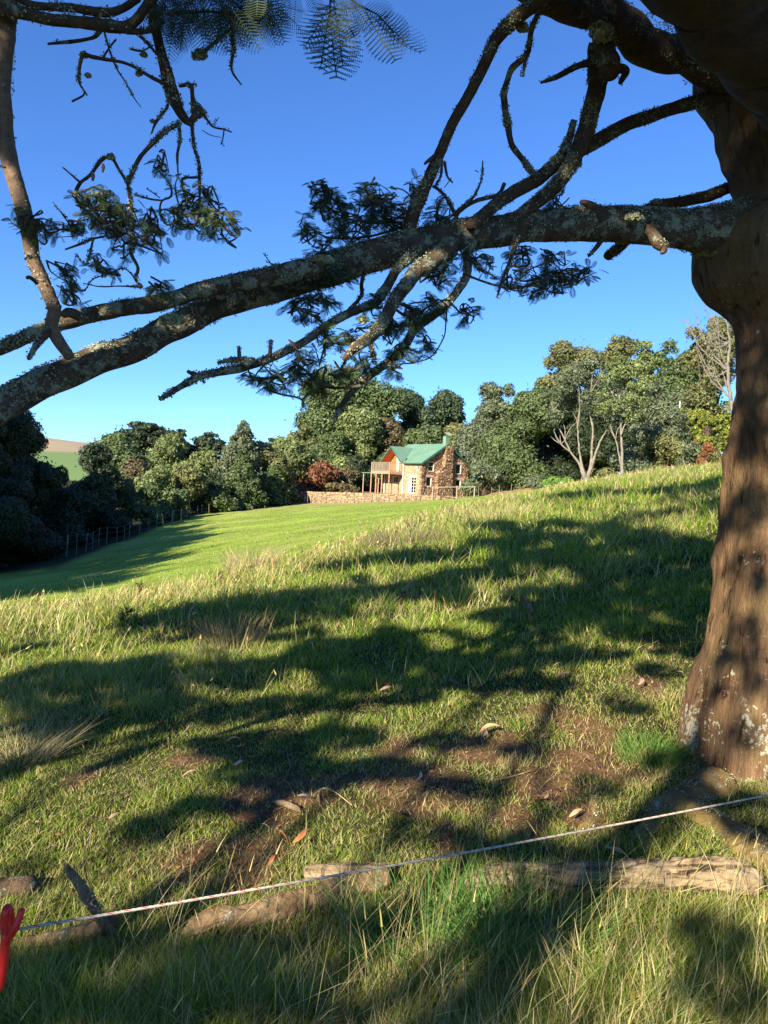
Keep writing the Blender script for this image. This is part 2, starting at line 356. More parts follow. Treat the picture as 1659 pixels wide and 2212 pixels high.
x, y = x[k], y[k]; parts += stalks(x, y, RNG.uniform(.2, .6, len(x))*np.interp(y, [5.5, 9, 40, 80], [.4, .6, .8, 1.1]), .0011*y*RNG.uniform(.7, 1.3, len(x))+.0008, .3, .3)
v, q_, c_ = cat(parts)
tag(build('dry_grass', v, q_, STRAW, None, True, c_), kind='stuff', label='pale dry grass stalks with seed heads on the slope', cat='grass')
# tussocks that stand out one by one
def tussock(px, py, r, h, n, label, col, wd=.005, lean=.4, top=None):
    p = G(px, py); a = RNG.uniform(0, 2*np.pi, n); rr = r*np.sqrt(RNG.uniform(size=n)); x = p[0]+rr*np.cos(a); y = p[1]+rr*np.sin(a)
    z = ground(x, y)-.02; c = np.array(col)*(1+RNG.uniform(-.25, .25, (n, 1)))
    az = a+RNG.normal(0, .6, n)
    v, q_, c_ = blades(x-p[0], y-p[1], h*RNG.uniform(.5, 1.1, n), np.full(n, wd)*RNG.uniform(.7, 1.3, n), np.abs(RNG.normal(lean, .2, n)), RNG.uniform(0, .5, n), c, z-p[2], az, 3)
    o = build('grass_tussock', v, q_, STRAW, None, True, c_); o.location = p; tag(o, label, 'grass tuft', 'tussocks on the slope')
tussock(540, 1232, .6, .62, 420, 'tall straw coloured grass tussock at the edge of the mown pasture', (.50, .41, .25), .014, .35)
tussock(40, 1640, .22, .30, 420, 'flattened pale dry tussock at the left side of the near slope', (.40, .34, .2), .004, .9)
tussock(870, 1180, .9, .5, 500, 'greyish brown twiggy tussock in the shade edge on the slope', (.2, .16, .11), .014, .4)
tussock(500, 1400, .30, .42, 330, 'dry brownish tussock in the middle of the shaded slope', (.30, .24, .13), .006, .3)
tussock(1090, 1120, 1.2, .6, 400, 'long pale tussock below the stone cottage', (.40, .38, .17), .02, .3)
tussock(1405, 1640, .16, .14, 600, 'lush green grass tuft at the foot of the trunk', (.10, .21, .04), .005, .5)
tussock(930, 2080, .22, .30, 420, 'bright green long grass tuft in the foreground before the log', (.10, .22, .05), .006, .55)
tussock(1130, 2050, .22, .28, 380, 'broad bladed green grass tuft below the weathered log', (.12, .22, .05), .006, .6)
# dark broad leaved weeds along the rough edge
def weed(px, py, h, label):
    p = G(px, py); n = 70; a = RNG.uniform(0, 6.28, n); t = RNG.uniform(0, 1, n)
    x = np.cos(a)*h*.25*RNG.uniform(0, 1, n); y = np.sin(a)*h*.25*RNG.uniform(0, 1, n); z = t*h*.75
    c = pick(n, [(.03, .05, .02), (.05, .07, .03)], [.5, .5]); v, q_, c_ = blades(x, y, np.full(n, h*.3), np.full(n, h*.11), RNG.uniform(.4, 1.6, n), RNG.uniform(0, .6, n), c, z, a, 2)
    o = build('weed', v, q_, GRASS, None, True, c_); o.location = p; tag(o, label, 'weed', 'weeds on the slope')
for a, b, h, s in [(272, 1345, .22, 'tall dark thistle standing in the sun at the shadow edge'), (300, 1280, .24, 'low dark weed patch near the left pasture edge'), (160, 1280, .22, 'small dark weed left of the pasture edge'),
                   (640, 1258, .2, 'dark weed right of the straw coloured tussock'), (475, 1250, .2, 'tiny dark weed left of the straw coloured tussock'), (870, 1300, .15, 'dark dock weed inside the shaded middle slope')]: weed(a, b, h, s)
# ---------------------------------------------------------------- cottage
def HPX(zx, zy): return (1350+zx*600/1659)*1659/3024, (1600+zy*600/1659)*1659/3024   # enlarged house view -> picture units
HD = 93.0; H0 = P(*HPX(845, 965), HD); H0[2] = -.05
ha = np.array([-.616, .788, 0]); hb = np.array([.788, .616, 0]); ha /= np.linalg.norm(ha); hb = np.array([-ha[1]*-1, ha[0]*-1, 0])
HL, HW = 7.3, 7.6
cottage = empty('stone_cottage', H0); tag(cottage, 'two storey stone cottage with green metal roof, timber dormer and balcony', 'house')
def hw(l, w_, z): return ha*l+hb*w_+np.array([0, 0, z])
def on_plane(zx, zy, n, off):
    d = ray(*HPX(zx, zy)); t = ((H0+n*off)@n)/(d@n); p = d*t-H0; return float(p@ha), float(p@hb), float(p[2])
def gable(zx, zy, off=0): l, w_, z = on_plane(zx, zy, ha, off); return w_, z
def side(zx, zy, off=0): l, w_, z = on_plane(zx, zy, hb, off); return l, z
class HB(MB):
    def hbox(s, l0, l1, w0, w1, z0, z1):
        V = [hw(l, w_, z) for z in (z0, z1) for l, w_ in ((l0, w0), (l0, w1), (l1, w1), (l1, w0))]
        return s.add(V, [(0, 3, 2, 1), (4, 5, 6, 7), (0, 1, 5, 4), (1, 2, 6, 5), (2, 3, 7, 6), (3, 0, 4, 7)])
    def hprism(s, pts, d): return s.prism([hw(*p) for p in pts], hw(*d))
def stonemat(name, c1, c2, c3, scale=2.6, bm=1.0, bd=.09):
    m, nt, b = mat_base(name); tc = nt.nodes.new('ShaderNodeTexCoord'); nz = tex(nt, 'Noise', 3, detail=3)
    wv = mixc(nt, tc.outputs['Object'], nz.outputs['Color'], .06, 'ADD')
    mp = nt.nodes.new('ShaderNodeMapping'); mp.inputs['Scale'].default_value = (1, 1, 1.5); nt.links.new(wv, mp.inputs[0])
    v = tex(nt, 'Voronoi', scale, vec=mp.outputs[0]); e = tex(nt, 'Voronoi', scale, vec=mp.outputs[0], feature='DISTANCE_TO_EDGE')
    sp = nt.nodes.new('ShaderNodeSeparateColor'); nt.links.new(v.outputs['Color'], sp.inputs[0])
    c = ramp(nt, sp.outputs[0], [(.1, c1), (.5, c2), (.9, c3)]); n2 = tex(nt, 'Noise', 12, detail=5); c = mixc(nt, c, n2.outputs['Color'], .25, 'OVERLAY')
    g = ramp(nt, e.outputs['Distance'], [(.0, (0, 0, 0)), (.09, (1, 1, 1))]); c = mixc(nt, (.10, .075, .055), c, g)
    nt.links.new(c, b.inputs['Base Color']); b.inputs['Roughness'].default_value = .95; b.inputs['Specular IOR Level'].default_value = .1
    bump(nt, b, ramp(nt, e.outputs['Distance'], [(0, (0, 0, 0)), (.16, (.8, .8, .8)), (.4, (1, 1, 1))]), bm, bd); return m
STONE = stonemat('field_stone', (.22, .13, .07), (.34, .21, .12), (.42, .29, .19)); 
BRICK = stonemat('rubble_brick', (.42, .25, .15), (.52, .33, .21), (.58, .40, .27), 4.5, .8, .04)
LINTEL = simple('pink_lintel', (.42, .28, .26), (.5, .35, .33), 5); CREAM = simple('cream_paint', (.72, .66, .5), (.8, .75, .6), 5, .5, .1)
DARKGL, nt, b_ = mat_base('window_glass'); b_.inputs['Base Color'].default_value = (.012, .015, .02, 1); b_.inputs['Roughness'].default_value = .06
def roofmat(name):
    m, nt, b = mat_base(name); n = tex(nt, 'Noise', .9, detail=4)
    nt.links.new(ramp(nt, n.outputs['Fac'], [(.3, (.11, .22, .15)), (.75, (.17, .29, .205))]), b.inputs['Base Color']); b.inputs['Roughness'].default_value = .42
    return m
ROOF = roofmat('green_roof_sheet'); TRIM = simple('green_trim', (.02, .11, .07), (.03, .14, .09), 3, .5, 0); TIMBER = simple('orange_timber', (.42, .12, .035), (.55, .18, .06), 6, .6, .2)
POSTM = simple('weathered_post', (.30, .16, .10), (.42, .27, .18), 8); GREYW = simple('grey_rail_wood', (.22, .19, .13), (.33, .29, .21), 8)
EZ, RZ = 3.72, 6.35; mid = HW/2; slope = (RZ-EZ)/(mid+.35)
def rz(w_): return RZ-abs(w_-mid)*slope
# walls: gable end with real openings left as recessed dark panes
def wall_holes(axis, u0, u1, z0, z1, holes, thick, mat, name, topf=None, face=0.0):
    """wall in the plane axis ('g' gable, 's' side) cut into boxes round its openings"""
    m = HB(); us_ = sorted(set([u0, u1]+[h[0] for h in holes]+[h[1] for h in holes]))
    for a, b in zip(us_[:-1], us_[1:]):
        hs_ = sorted([h for h in holes if h[0] < (a+b)/2 < h[1]], key=lambda h: h[2]); z = z0; seg = []
        for h in hs_: seg.append((z, h[2])); z = h[3]
        seg.append((z, None))
        for s0, s1 in seg:
            n = max(1, int((b-a)/.5)) if s1 is None and topf else 1
            for k in range(n):
                p, q = a+(b-a)*k/n, a+(b-a)*(k+1)/n; t0 = s1 if s1 is not None else (topf(p) if topf else z1); t1 = s1 if s1 is not None else (topf(q) if topf else z1)
                if max(t0, t1) <= s0: continue
                A = [(p, s0), (q, s0), (q, max(t1, s0)), (p, max(t0, s0))]
                if axis == 'g': m.hprism([(face, u, z_) for u, z_ in A], (thick, 0, 0))
                else: m.hprism([(u, face, z_) for u, z_ in A], (0, thick, 0))
    return m.build(name, mat, cottage)
gw = [gable(912, 768)+gable(963, 875), gable(932, 600)+gable(990, 712), gable(1232, 628)+gable(1286, 738), gable(1230, 797)+gable(1280, 900)]
gh = [(a, c, d, b) for a, b, c, d in gw]
wall_holes('g', 0, HW, -.9, RZ, gh, .38, STONE, 'gable_wall', lambda w_: rz(w_)-.12)
sh = [(side(800, 770)[0], side(716, 770)[0], .12, side(760, 768)[1]), (side(828, 640)[0], side(803, 640)[0], side(815, 700)[1], side(815, 642)[1])]
sh2 = [(side(600, 760, 0)[0], side(545, 760, 0)[0], side(570, 832)[1], side(570, 760)[1])]
wall_holes('s', .385, 3.5, -.9, EZ-.02, sh, .32, BRICK, 'side_wall')
wall_holes('s', 3.5, HL, -.9, 2.5, sh2, .32, BRICK, 'lower_side_wall', face=.02)
m_ = HB(); m_.hbox(HL, HL+.3, 0.02, HW, -.9, EZ-.1); m_.hbox(.4, HL, HW-.35, HW, -.9, 3.3); m_.build('rear_wall', STONE, cottage)
# window fittings
def window(axis, u0, u1, z0, z1, face, lintel=None, bars=(1, 0), curtain=False, name='window'):
    w_ = HB(); f = .07
    def bx(a, b, c, d, e0, e1):
        (w_.hbox(e0, e1, a, b, c, d) if axis == 'g' else w_.hbox(a, b, e0, e1, c, d))
    for a, b, c, d in ((u0, u0+f, z0, z1), (u1-f, u1, z0, z1), (u0+f, u1-f, z0, z0+f), (u0+f, u1-f, z1-f, z1)): bx(a, b, c, d, face+.02, face+.10)
    for k in range(1, bars[0]+1): x_ = u0+(u1-u0)*k/(bars[0]+1); bx(x_-.022, x_+.022, z0+f, z1-f, face+.04, face+.09)
    for k in range(1, bars[1]+1): z_ = z0+(z1-z0)*k/(bars[1]+1); bx(u0+f, u1-f, z_-.018, z_+.018, face+.035, face+.085)
    o = w_.build(name, CREAM, cottage); g = HB()
    g.hbox(*((face+.12, face+.14, u0+.01, u1-.01) if axis == 'g' else (u0+.01, u1-.01, face+.12, face+.14)), z0+.01, z1-.01); g.build('pane', DARKGL, o)
    if curtain:
        c = HB(); c.hbox(u1-.5, u1-.08, face+.10, face+.115, z0+.1, z1-.1); c.build('curtain', CREAM, o)
    if lintel:
        l = HB(); a, b, t = lintel
        if axis == 'g': l.hbox(face-.04, face+.2, a, b, z1+.004, z1+t)
        else: l.hbox(a, b, face-.04, face+.2, z1+.004, z1+t)
        l.build('lintel', LINTEL, o)
for k, h in enumerate(gh): window('g', *h[:4], .02, (h[0]-.25, h[1]+.3, .26) if k != 1 else None, (0, 1) if k == 1 else (0, 0))
window('s', *sh[0], .02, (sh[0][0]-.15, sh[0][1]+.35, .28), (2, 4), True, 'french_door'); window('s', *sh[1], .02, None, (0, 0)); window('s', *sh2[0], .04, None, (1, 0))
# chimney stack with shoulder
ca, cb_ = gable(1115, 600, -.5)[0], gable(1203, 600, -.5)[0]; cl = gable(1032, 900, -.5)[0]; zs0, zs1 = gable(1035, 730, -.5)[1], gable(1110, 650, -.5)[1]
def rough_prism(prof, l0, l1):
    """stack of rough courses following a profile, so the outline is uneven like rubble"""
    V, Q = [], []; n = 0; z = -.9; r = np.random.default_rng(3)
    while z < prof[-1][0]:
        hgt = r.uniform(.16, .3); a = np.interp(z, [p[0] for p in prof], [p[1] for p in prof]); b = np.interp(z, [p[0] for p in prof], [p[2] for p in prof]); x_ = a
        while x_ < b-.05:
            wd_ = min(r.uniform(.22, .5), b-x_); j = lambda: r.uniform(-.03, .03); o = r.uniform(-.09, .03)
            p8 = [hw(l, u+j(), zz+j()) for zz in (z, z+hgt*.97) for l, u in ((l0+o, x_+.01), (l0+o, x_+wd_-.01), (l1, x_+wd_), (l1, x_))]
            V += p8; Q += [tuple(n+i for i in q) for q in ((0, 3, 2, 1), (4, 5, 6, 7), (0, 1, 5, 4), (1, 2, 6, 5), (2, 3, 7, 6), (3, 0, 4, 7))]; n += 8; x_ += wd_
        z += hgt
    return V, Q
V_, Q_ = rough_prism([(-.9, cl, cb_+.05), (zs0, cl, cb_), (zs1, ca, cb_), (RZ-.35, ca+.12, cb_-.05)], -.5, .1)
chim = build('chimney', V_, Q_, STONE, cottage)
f = HB(); fa_, fb_ = mid-.38, mid+.25; f.hbox(-.2, .35, fa_, fb_, RZ-.35, RZ+.95); f.build('flue_box', ROOF, cottage)
f = HB(); f.hbox(-.22, .37, fa_-.02, fb_+.02, RZ+.95, RZ+1.0); f.build('flue_cap', TRIM, cottage)
an = MB(); top = hw(0, mid+.1, RZ+1.0); an.bar(top, top+[0, 0, .55], .04)
for k in range(6): c = top+[0, 0, .35]+hb*(.16*k-.4); an.bar(c-ha*.28-np.array([0, 0, .12]), c+ha*.28+np.array([0, 0, .12]), .025)
an.bar(top+[0, 0, .35]-hb*.5, top+[0, 0, .35]+hb*.5, .03); an.build('aerial', simple('aerial_metal', (.3, .35, .33), (.4, .45, .43), 3), cottage)
# stone piers catching light on the corners of the gable
V_, Q_ = rough_prism([(-.9, -.05, .45), (EZ-.45, -.05, .4)], -.07, .1); build('corner_stones', V_, Q_, STONE, cottage)
V_, Q_ = rough_prism([(-.9, HW-.75, HW+.05), (3.3, HW-.7, HW+.05)], -.09, .1); build('corner_stones', V_, Q_, STONE, cottage)
# main roof
r_ = HB(); og = -.35; TH = .09; WO = 1.05
def slopeslab(w0, w1, l0, l1):
    A = [(l0, w0, rz(w0)), (l1, w0, rz(w0)), (l1, w1, rz(w1)), (l0, w1, rz(w1))]; r_.hprism(A, (0, 0, TH))
slopeslab(-.35, .72, og, 3.32); slopeslab(.72, mid, og, HL+.25); slopeslab(mid+.002, HW+WO, og, HL+.25)
wv_ = mid-(RZ-5.75)/slope
roof = r_.build('roof', ROOF, cottage)
rb = MB()
for k in range(30):
    l = og+.1+k*.26
    for a, b in ((-.34 if l < 3.3 else wv_-.3, mid), (mid, HW+WO)): rb.bar(hw(l, a, rz(a)+TH+.002), hw(l, b, rz(b)+TH+.002), .035, n=4)
rb.build('roof_rib', ROOF, roof, )['kind'] = 'stuff'
t_ = HB()
for w0, w1 in ((-.38, mid), (mid+.003, HW+WO)):
    t_.hprism([(og-.03, w0, rz(w0)-.14), (og-.03, w1, rz(w1)-.14), (og-.03, w1, rz(w1)+TH+.03), (og-.03, w0, rz(w0)+TH+.03)], (.025, 0, 0))
t_.hbox(og, 3.1, -.43, -.355, rz(-.35)-.06, rz(-.35)+.07); t_.build('barge_board', TRIM, cottage)
s_ = HB(); s_.hprism([(og+.02, HW+.02, rz(HW)-.13), (og+.02, HW+WO, rz(HW+WO)-.13), (og+.02, HW+WO, rz(HW+WO)-.02), (og+.02, HW+.02, rz(HW)-.02)], (HL, 0, 0)); s_.build('soffit', TIMBER, cottage)
g_ = MB(); g_.bar(hw(3.38, -.12, EZ-.2), hw(3.38, -.12, -.2), .11, n=8); g_.bar(hw(3.38, -.12, EZ-.2), hw(3.5, -.4, EZ+.02), .1, n=8); g_.build('downpipe', simple('white_pipe', (.7, .7, .66), (.78, .78, .74), 3, .4, 0), cottage)
# dormer
dc, dh, dz, de = 5.3, 2.0, 5.75, 3.85; wv_ = mid-(RZ-dz)/slope
def dr(l): return dz-abs(l-dc)*(dz-de)/dh
d_ = HB()
for sg in (-1, 1):
    e = dc+sg*dh; we = -.35+(de+.02-rz(-.35))/slope
    d_.hprism([(dc+sg*.001, -.75, dz), (e, -.75, de), (e, we, de), (dc+sg*.001, wv_, dz)], (0, 0, TH+.02))
dorm = d_.build('dormer_roof', ROOF, cottage)
t_ = HB()
for sg in (-1, 1):
    e = dc+sg*(dh+.02); t_.hprism([(dc+sg*.002, -.78, dz-.1), (e, -.78, de-.12), (e, -.78, de+.12), (dc+sg*.002, -.78, dz+.14)], (0, .028, 0))
t_.build('barge_board', TRIM, dorm)
s_ = HB()
for sg in (-1, 1):
    e = dc+sg*(dh-.03); s_.hprism([(dc+sg*.001, -.72, dz-.05), (e, -.72, de-.04), (e, .6, de-.04), (dc+sg*.001, .6, dz-.05)], (0, 0, .03))
s_.build('soffit', TIMBER, dorm)
dw = HB(); dd = (dc-.42, dc+.42)
for a, b in ((dc-dh+.15, dd[0]), (dd[1], dc+dh-.15)): dw.hprism([(a, .62, 2.62), (b, .62, 2.62), (b, .62, dr(b)-.08), (a, .62, dr(a)-.08)], (0, .1, 0))
dw.hprism([(dd[0], .62, 4.75), (dd[1], .62, 4.75), (dd[1], .62, dr(dd[1])-.08), (dc, .62, dz-.08), (dd[0], .62, dr(dd[0])-.08)], (0, .1, 0))
dw.hprism([(dc-dh+.1, -.0, 2.6), (dc-dh+.1, .6, 2.6), (dc-dh+.1, .6, de+.05), (dc-dh+.1, -.0, de+.05)], (.05, 0, 0)); dw.build('dormer_wall', TIMBER, cottage)
window('s', dd[0], dd[1], 2.62, 4.75, .60, None, (1, 3), True, 'french_door')
# balcony
bl0, bl1, bd_, bz = 3.46, 7.1, -2.2, 2.62
k_ = HB(); k_.hbox(bl0, bl1, bd_, .58, bz-.12, bz); bal = k_.build('balcony_deck', TIMBER, cottage)
k_ = HB(); k_.hbox(bl0-.03, bl1+.03, bd_-.05, bd_-.003, bz-.32, bz+.02); k_.hbox(bl0-.055, bl0-.003, bd_, -.02, bz-.32, bz+.02); k_.build('fascia', POSTM, bal)
k_ = MB()
for l in np.arange(bl0+.06, bl1, .13): k_.bar(hw(l, bd_, bz), hw(l, bd_, bz+1.05), .05, n=4)
for v_ in np.arange(bd_+.06, -.1, .13): k_.bar(hw(bl0, v_, bz), hw(bl0, v_, bz+1.05), .05, n=4); k_.bar(hw(bl1, v_, bz), hw(bl1, v_, bz+1.05), .05, n=4)
for z_ in (.12, 1.08):
    k_.bar(hw(bl0, bd_, bz+z_), hw(bl1, bd_, bz+z_), .08, n=4); k_.bar(hw(bl0, bd_, bz+z_), hw(bl0, -.02, bz+z_), .08, n=4); k_.bar(hw(bl1, bd_, bz+z_), hw(bl1, -.02, bz+z_), .08, n=4)
k_.build('railing', GREYW, bal)
for l, v_, zt_ in ((bl0+.02, bd_, bz+1.1), (4.9, bd_, bz-.1), (6.1, bd_, bz-.1), (bl1, bd_, bz+1.1), (bl1-.1, -1.1, bz-.1)):
    p_ = MB(); p_.bar(hw(l, v_, -.4), hw(l, v_, zt_), .15, n=8); p_.build('post', POSTM, cottage)
k_ = HB(); k_.hprism([(bl1+.05, -1.9, 2.35), (bl1+.05, .6, 2.5), (bl1+2.5, .6, 2.5), (bl1+2.5, -1.9, 2.35)], (0, 0, .08)); k_.build('lean_to_roof', ROOF, cottage)
p_ = MB(); p_.bar(hw(9.4, -1.7, -.4), hw(9.4, -1.7, 2.36), .15, n=8); p_.build('post', POSTM, cottage)
p_ = MB(); p_.bar(hw(9.4, .4, -.4), hw(9.4, .4, 2.5), .15, n=8); p_.build('post', POSTM, cottage)
p_ = MB(); p_.bar(hw(7.2, -.0, -.4), hw(7.2, -.0, 2.5), .1, n=8); p_.build('post', CREAM, cottage)
# overhead wires going away from the gable
wr = MB()
for o_ in (0, .45):
    a = H0+hw(.2, mid-.6, RZ+.3+o_*.7); b = P(HPX(930, 270)[0]-30, HPX(930, 272-o_*80)[1]+2, 125); V_, q_ = tube([a, (a+b)/2-[0, 0, .5], b], [.018]*3, 4, 1); wr.add(V_, q_)
tag(wr.build('power_line', simple('wire_black', (.03, .03, .03), (.05, .05, .05), 3)), 'pair of thin overhead wires running from the cottage gable', 'cable')

# terrace and retaining wall
def wl_pt(px, py, D): p = P(px, py, D); return p[:2]
wallpath = [(636, 97), (650, 93.5), (700, 90.5), (760, 89.3), (829, 88.6), (900, 87.6), (960, 87.2), (1030, 87.6)]
wp = np.array([[ (px-829.5)/F*D, D] for px, D in wallpath]); wtop = [-.47, -.44, -.4, -.28, -.18, -.12, -.08, -.06]
r = np.random.default_rng(9); V_, Q_, n = [], [], 0
dist = np.concatenate([[0], np.cumsum(np.linalg.norm(np.diff(wp, axis=0), axis=1))]); L = dist[-1]
def along(s): return np.array([np.interp(s, dist, wp[:, 0]), np.interp(s, dist, wp[:, 1])]), np.interp(s, dist, wtop)
orow = 0
for row in range(-4, 7):
    s = r.uniform(0, .3)
    while s < L-.1:
        wd_ = r.uniform(.25, .6) if row < 6 else r.uniform(.4, .9); e = min(s+wd_, L); (a, ta), (b, tb) = along(s+.01), along(e-.01); t = (b-a)/np.linalg.norm(b-a); nrm = np.array([t[1], -t[0]]); o = r.uniform(-.04, .05)+(.06 if row == 6 else 0)
        z0a, z1a = ta-1.32+row*.19, ta-1.32+(row+1)*.19-.012+(r.uniform(-.02, .03) if row == 6 else 0); z0b, z1b = z0a+tb-ta, z1a+tb-ta
        for (xy, z) in ((a+nrm*o, z0a), (b+nrm*o, z0b), (b-nrm*.35, z0b), (a-nrm*.35, z0a), (a+nrm*o, z1a), (b+nrm*o, z1b), (b-nrm*.35, z1b), (a-nrm*.35, z1a)): V_.append((xy[0], xy[1], z))
        Q_ += [tuple(n+i for i in q) for q in ((0, 3, 2, 1), (4, 5, 6, 7), (0, 1, 5, 4), (1, 2, 6, 5), (2, 3, 7, 6), (3, 0, 4, 7))]; n += 8; s = e
WALLM = stonemat('wall_stone', (.26, .18, .12), (.36, .27, .19), (.42, .29, .16), 2.2, .8, .05)
tag(build('retaining_wall', V_, Q_, WALLM), 'low dry stone retaining wall with orange lichen capping in front of the cottage', 'wall')
back = [(-11.0, 112), (14, 114), (13.5, 92), (12.1, 88.2)]
pts = [(p[0], p[1]+.15) for p in wp]+back[::-1]; 
tv = [(a, b, (wtop[i]-.03 if i < len(wp) else -.07)) for i, (a, b) in enumerate(pts)]; tn_ = len(tv); tv.append((3, 98, -.07)); tm = MB(); tm.add(tv+[(a, b, -3) for a, b, _ in tv[:-1]], [(i, (i+1) % tn_, tn_) for i in range(tn_)]+[(i, (i+1) % tn_, tn_+1+(i+1) % tn_, tn_+1+i) for i in range(tn_)]); tag(tm.build('terrace', simple('terrace_earth', (.10, .12, .045), (.24, .17, .09), .7)), kind='structure')
# bank of bare earth right of the cottage
def bank():
    n1, n2 = 60, 10; V = []
    for i in range(n1):
        for j in range(n2):
            u = i/(n1-1); v = j/(n2-1); px = 1030+150*u; D = 84+8*v+4*u; x_ = (px-829.5)/F*D; g = gz(x_, D); V.append((x_, D, g-.15+math.sin(v*math.pi*.5)*math.sin(u*math.pi)**.5*.45+.12*float(vnoise(np.array([[x_, D]]), 1, 3)[0])))
    i = np.arange(n1-1)[:, None]*n2; j = np.arange(n2-1)[None]; Q = np.stack([i+j, i+n2+j, i+n2+j+1, i+j+1], -1).reshape(-1, 4)
    tag(build('earth_bank', V, Q, simple('bare_earth', (.24, .12, .07), (.36, .20, .12), 1.5, .95, .8, .1), None, True), kind='structure')
bank()
# fences
FW = simple('fence_wood', (.14, .12, .09), (.25, .22, .17), 6); WIRE = simple('fence_wire', (.25, .25, .25), (.35, .35, .35), 5, .4, 0, metal=1)
def fence(name, label, pts, hs_, rad_, lean=.06, wires=3, sd=1):
    r = np.random.default_rng(sd); o = empty(name, pts[0]); tag(o, label, 'fence'); o0 = np.array(pts[0]); tops = []
    for p, h, ra in zip(pts, hs_, rad_):
        p = np.array(p)-o0; ln = np.array([r.normal(0, lean)*h, r.normal(0, lean)*h, h]); m = MB(); m.bar(p-[0, 0, .3], p+ln, ra*2, n=6, taper=.9); m.build('post', FW, o); tops.append((p, ln))
    w = MB()
    for k in range(wires):
        t = .35+.6*k/max(1, wires-1)
        for (p, l), (p2, l2) in zip(tops[:-1], tops[1:]): w.add(*tube([p+l*t, p2+l2*t], [.003, .003], 4, None))
    if wires: w.build('wire', WIRE, o)
    return o
def gp(px, D): x_ = (px-829.5)/F*D; return (x_, D, gz(x_, D))
A = []
for px in np.arange(150, 636, 17.0):
    D = float(np.interp(px, [150, 300, 361, 473, 560, 640], [44, 55, 62, 78, 87, 95])); A.append(gp(px+RNG.uniform(-5, 5), D))
fence('wire_fence', 'old post and wire fence along the foot of the shaded trees', A, RNG.uniform(.95, 1.3, len(A)), np.where(RNG.uniform(size=len(A)) < .15, .055, .025), .07)
A = []
for px in np.concatenate([np.arange(636, 690, 4.5), np.arange(694, 1000, 13.5), np.arange(1012, 1110, 22)]):
    D = float(np.interp(px, [w_[0] for w_ in wallpath]+[1120], [w_[1] for w_ in wallpath]+[84]))-1.3; A.append(gp(px+RNG.uniform(-3, 3), D))
fence('batten_fence', 'batten and wire fence just below the stone retaining wall', A, RNG.uniform(.95, 1.2, len(A)), np.full(len(A), .03), .08, 4, 2)
o = empty('rail_fence', gp(935, 85.2)); o0 = np.array(gp(935, 85.2)); tag(o, 'short grey timber post and rail fence before the gable end', 'fence')
pp = [np.array(gp(*a)) for a in ((932, 85.4), (984, 84.6), (1022, 84.2))]
for a, h in zip(pp, (1.5, 1.4, 1.2)): m = MB(); m.bar(a-o0-[0, 0, .3], a-o0+[0, 0, h], .15, n=8); m.build('post', GREYW, o)
for a, b, h0, h1 in ((pp[0], pp[1], 1.42, 1.3), (pp[1], pp[2], 1.3, 1.15)): m = MB(); m.bar(a-o0+[0, 0, h0], b-o0+[0, 0, h1], .085, n=8); m.build('rail', GREYW, o)
p = P(1468, 882, 92); m = MB(); m.bar(p-[0, 0, 3], p+[0, 0, .8], .14, n=6); tag(m.build('pole', simple('white_pole', (.6, .6, .58), (.7, .7, .68), 3)), 'small white pole standing above the clipped hedge', 'pole')
# ---------------------------------------------------------------- trees behind the pasture
LEAF = leafmat('tree_foliage', .12, .55, .3); 
PALE_BARK = barkmat('pale_gum_bark', (.13, .115, .09), (.27, .245, .20), (.30, .28, .24), .4, 3, 2)
BROWN_BARK = barkmat('brown_bark', (.05, .035, .025), (.12, .085, .06), (.2, .2, .15), .2, 3, 2)
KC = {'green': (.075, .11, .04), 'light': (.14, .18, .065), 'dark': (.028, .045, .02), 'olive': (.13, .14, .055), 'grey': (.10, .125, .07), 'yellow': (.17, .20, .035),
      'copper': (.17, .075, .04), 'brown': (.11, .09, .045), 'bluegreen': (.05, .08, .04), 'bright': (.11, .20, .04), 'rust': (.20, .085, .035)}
def puffs(kind, W, H, r):
    """clump centres and radii filling a crown of width W and height H sitting on z=0"""
    c, rad = [], []
    if kind == 'cone':
        n = int(26+H*3)
        for k in range(n):
            t = (k+.5)/n; R = W/2*(1-t)**.75*.82+.1; a = k*2.4; rr = R*r.uniform(.55, 1)
            c.append((rr*math.cos(a), rr*math.sin(a), H*(t*.93+.03))); rad.append(max(.28, R*.42+.18))
    elif kind == 'flat':
        for k in range(16):
            a = k*2.4; t = r.uniform(0, 1); rr = W/2*math.sqrt(t)*.9; c.append((rr*math.cos(a), rr*math.sin(a), H*(1-.55*t-r.uniform(0, .25)))); rad.append(W*r.uniform(.10, .17))
    elif kind == 'gum':
        for k in range(22):
            a = k*2.4+r.uniform(-.3, .3); t = r.uniform(0.05, 1); zt = r.uniform(.18, .93); R = W/2*math.sqrt(max(.05, 1-(2*zt-1.05)**2*.75)); c.append((R*t**.5*.85*math.cos(a), R*t**.5*.85*math.sin(a), H*zt)); rad.append(W*r.uniform(.15, .24))
    elif kind == 'box':
        for k in range(int(30+W*9)):
            c.append((r.uniform(-W/2, W/2), r.uniform(-1, 1), r.uniform(.0, .88)*H)); rad.append(r.uniform(.45, .62))
    else:
        for k in range(30 if kind == 'puffy' else 18):
            zt = ((k*.618) % 1)*1.0; a = k*2.4; R = W/2*math.sqrt(max(.02, 1-(zt*1.5-.62)**2*1.0))*.82
            c.append((R*math.cos(a)*r.uniform(.85, 1), R*math.sin(a)*r.uniform(.85, 1), H*(zt*.86+.05))); rad.append(min(W, H)*r.uniform(.15, .23)+.05*max(W, H)*.5)
        c.append((0, 0, H*.86)); rad.append(min(W, H)*.2); c.append((0, 0, H*.5)); rad.append(min(W, H)*.3)
    return np.array(c), np.array(rad)
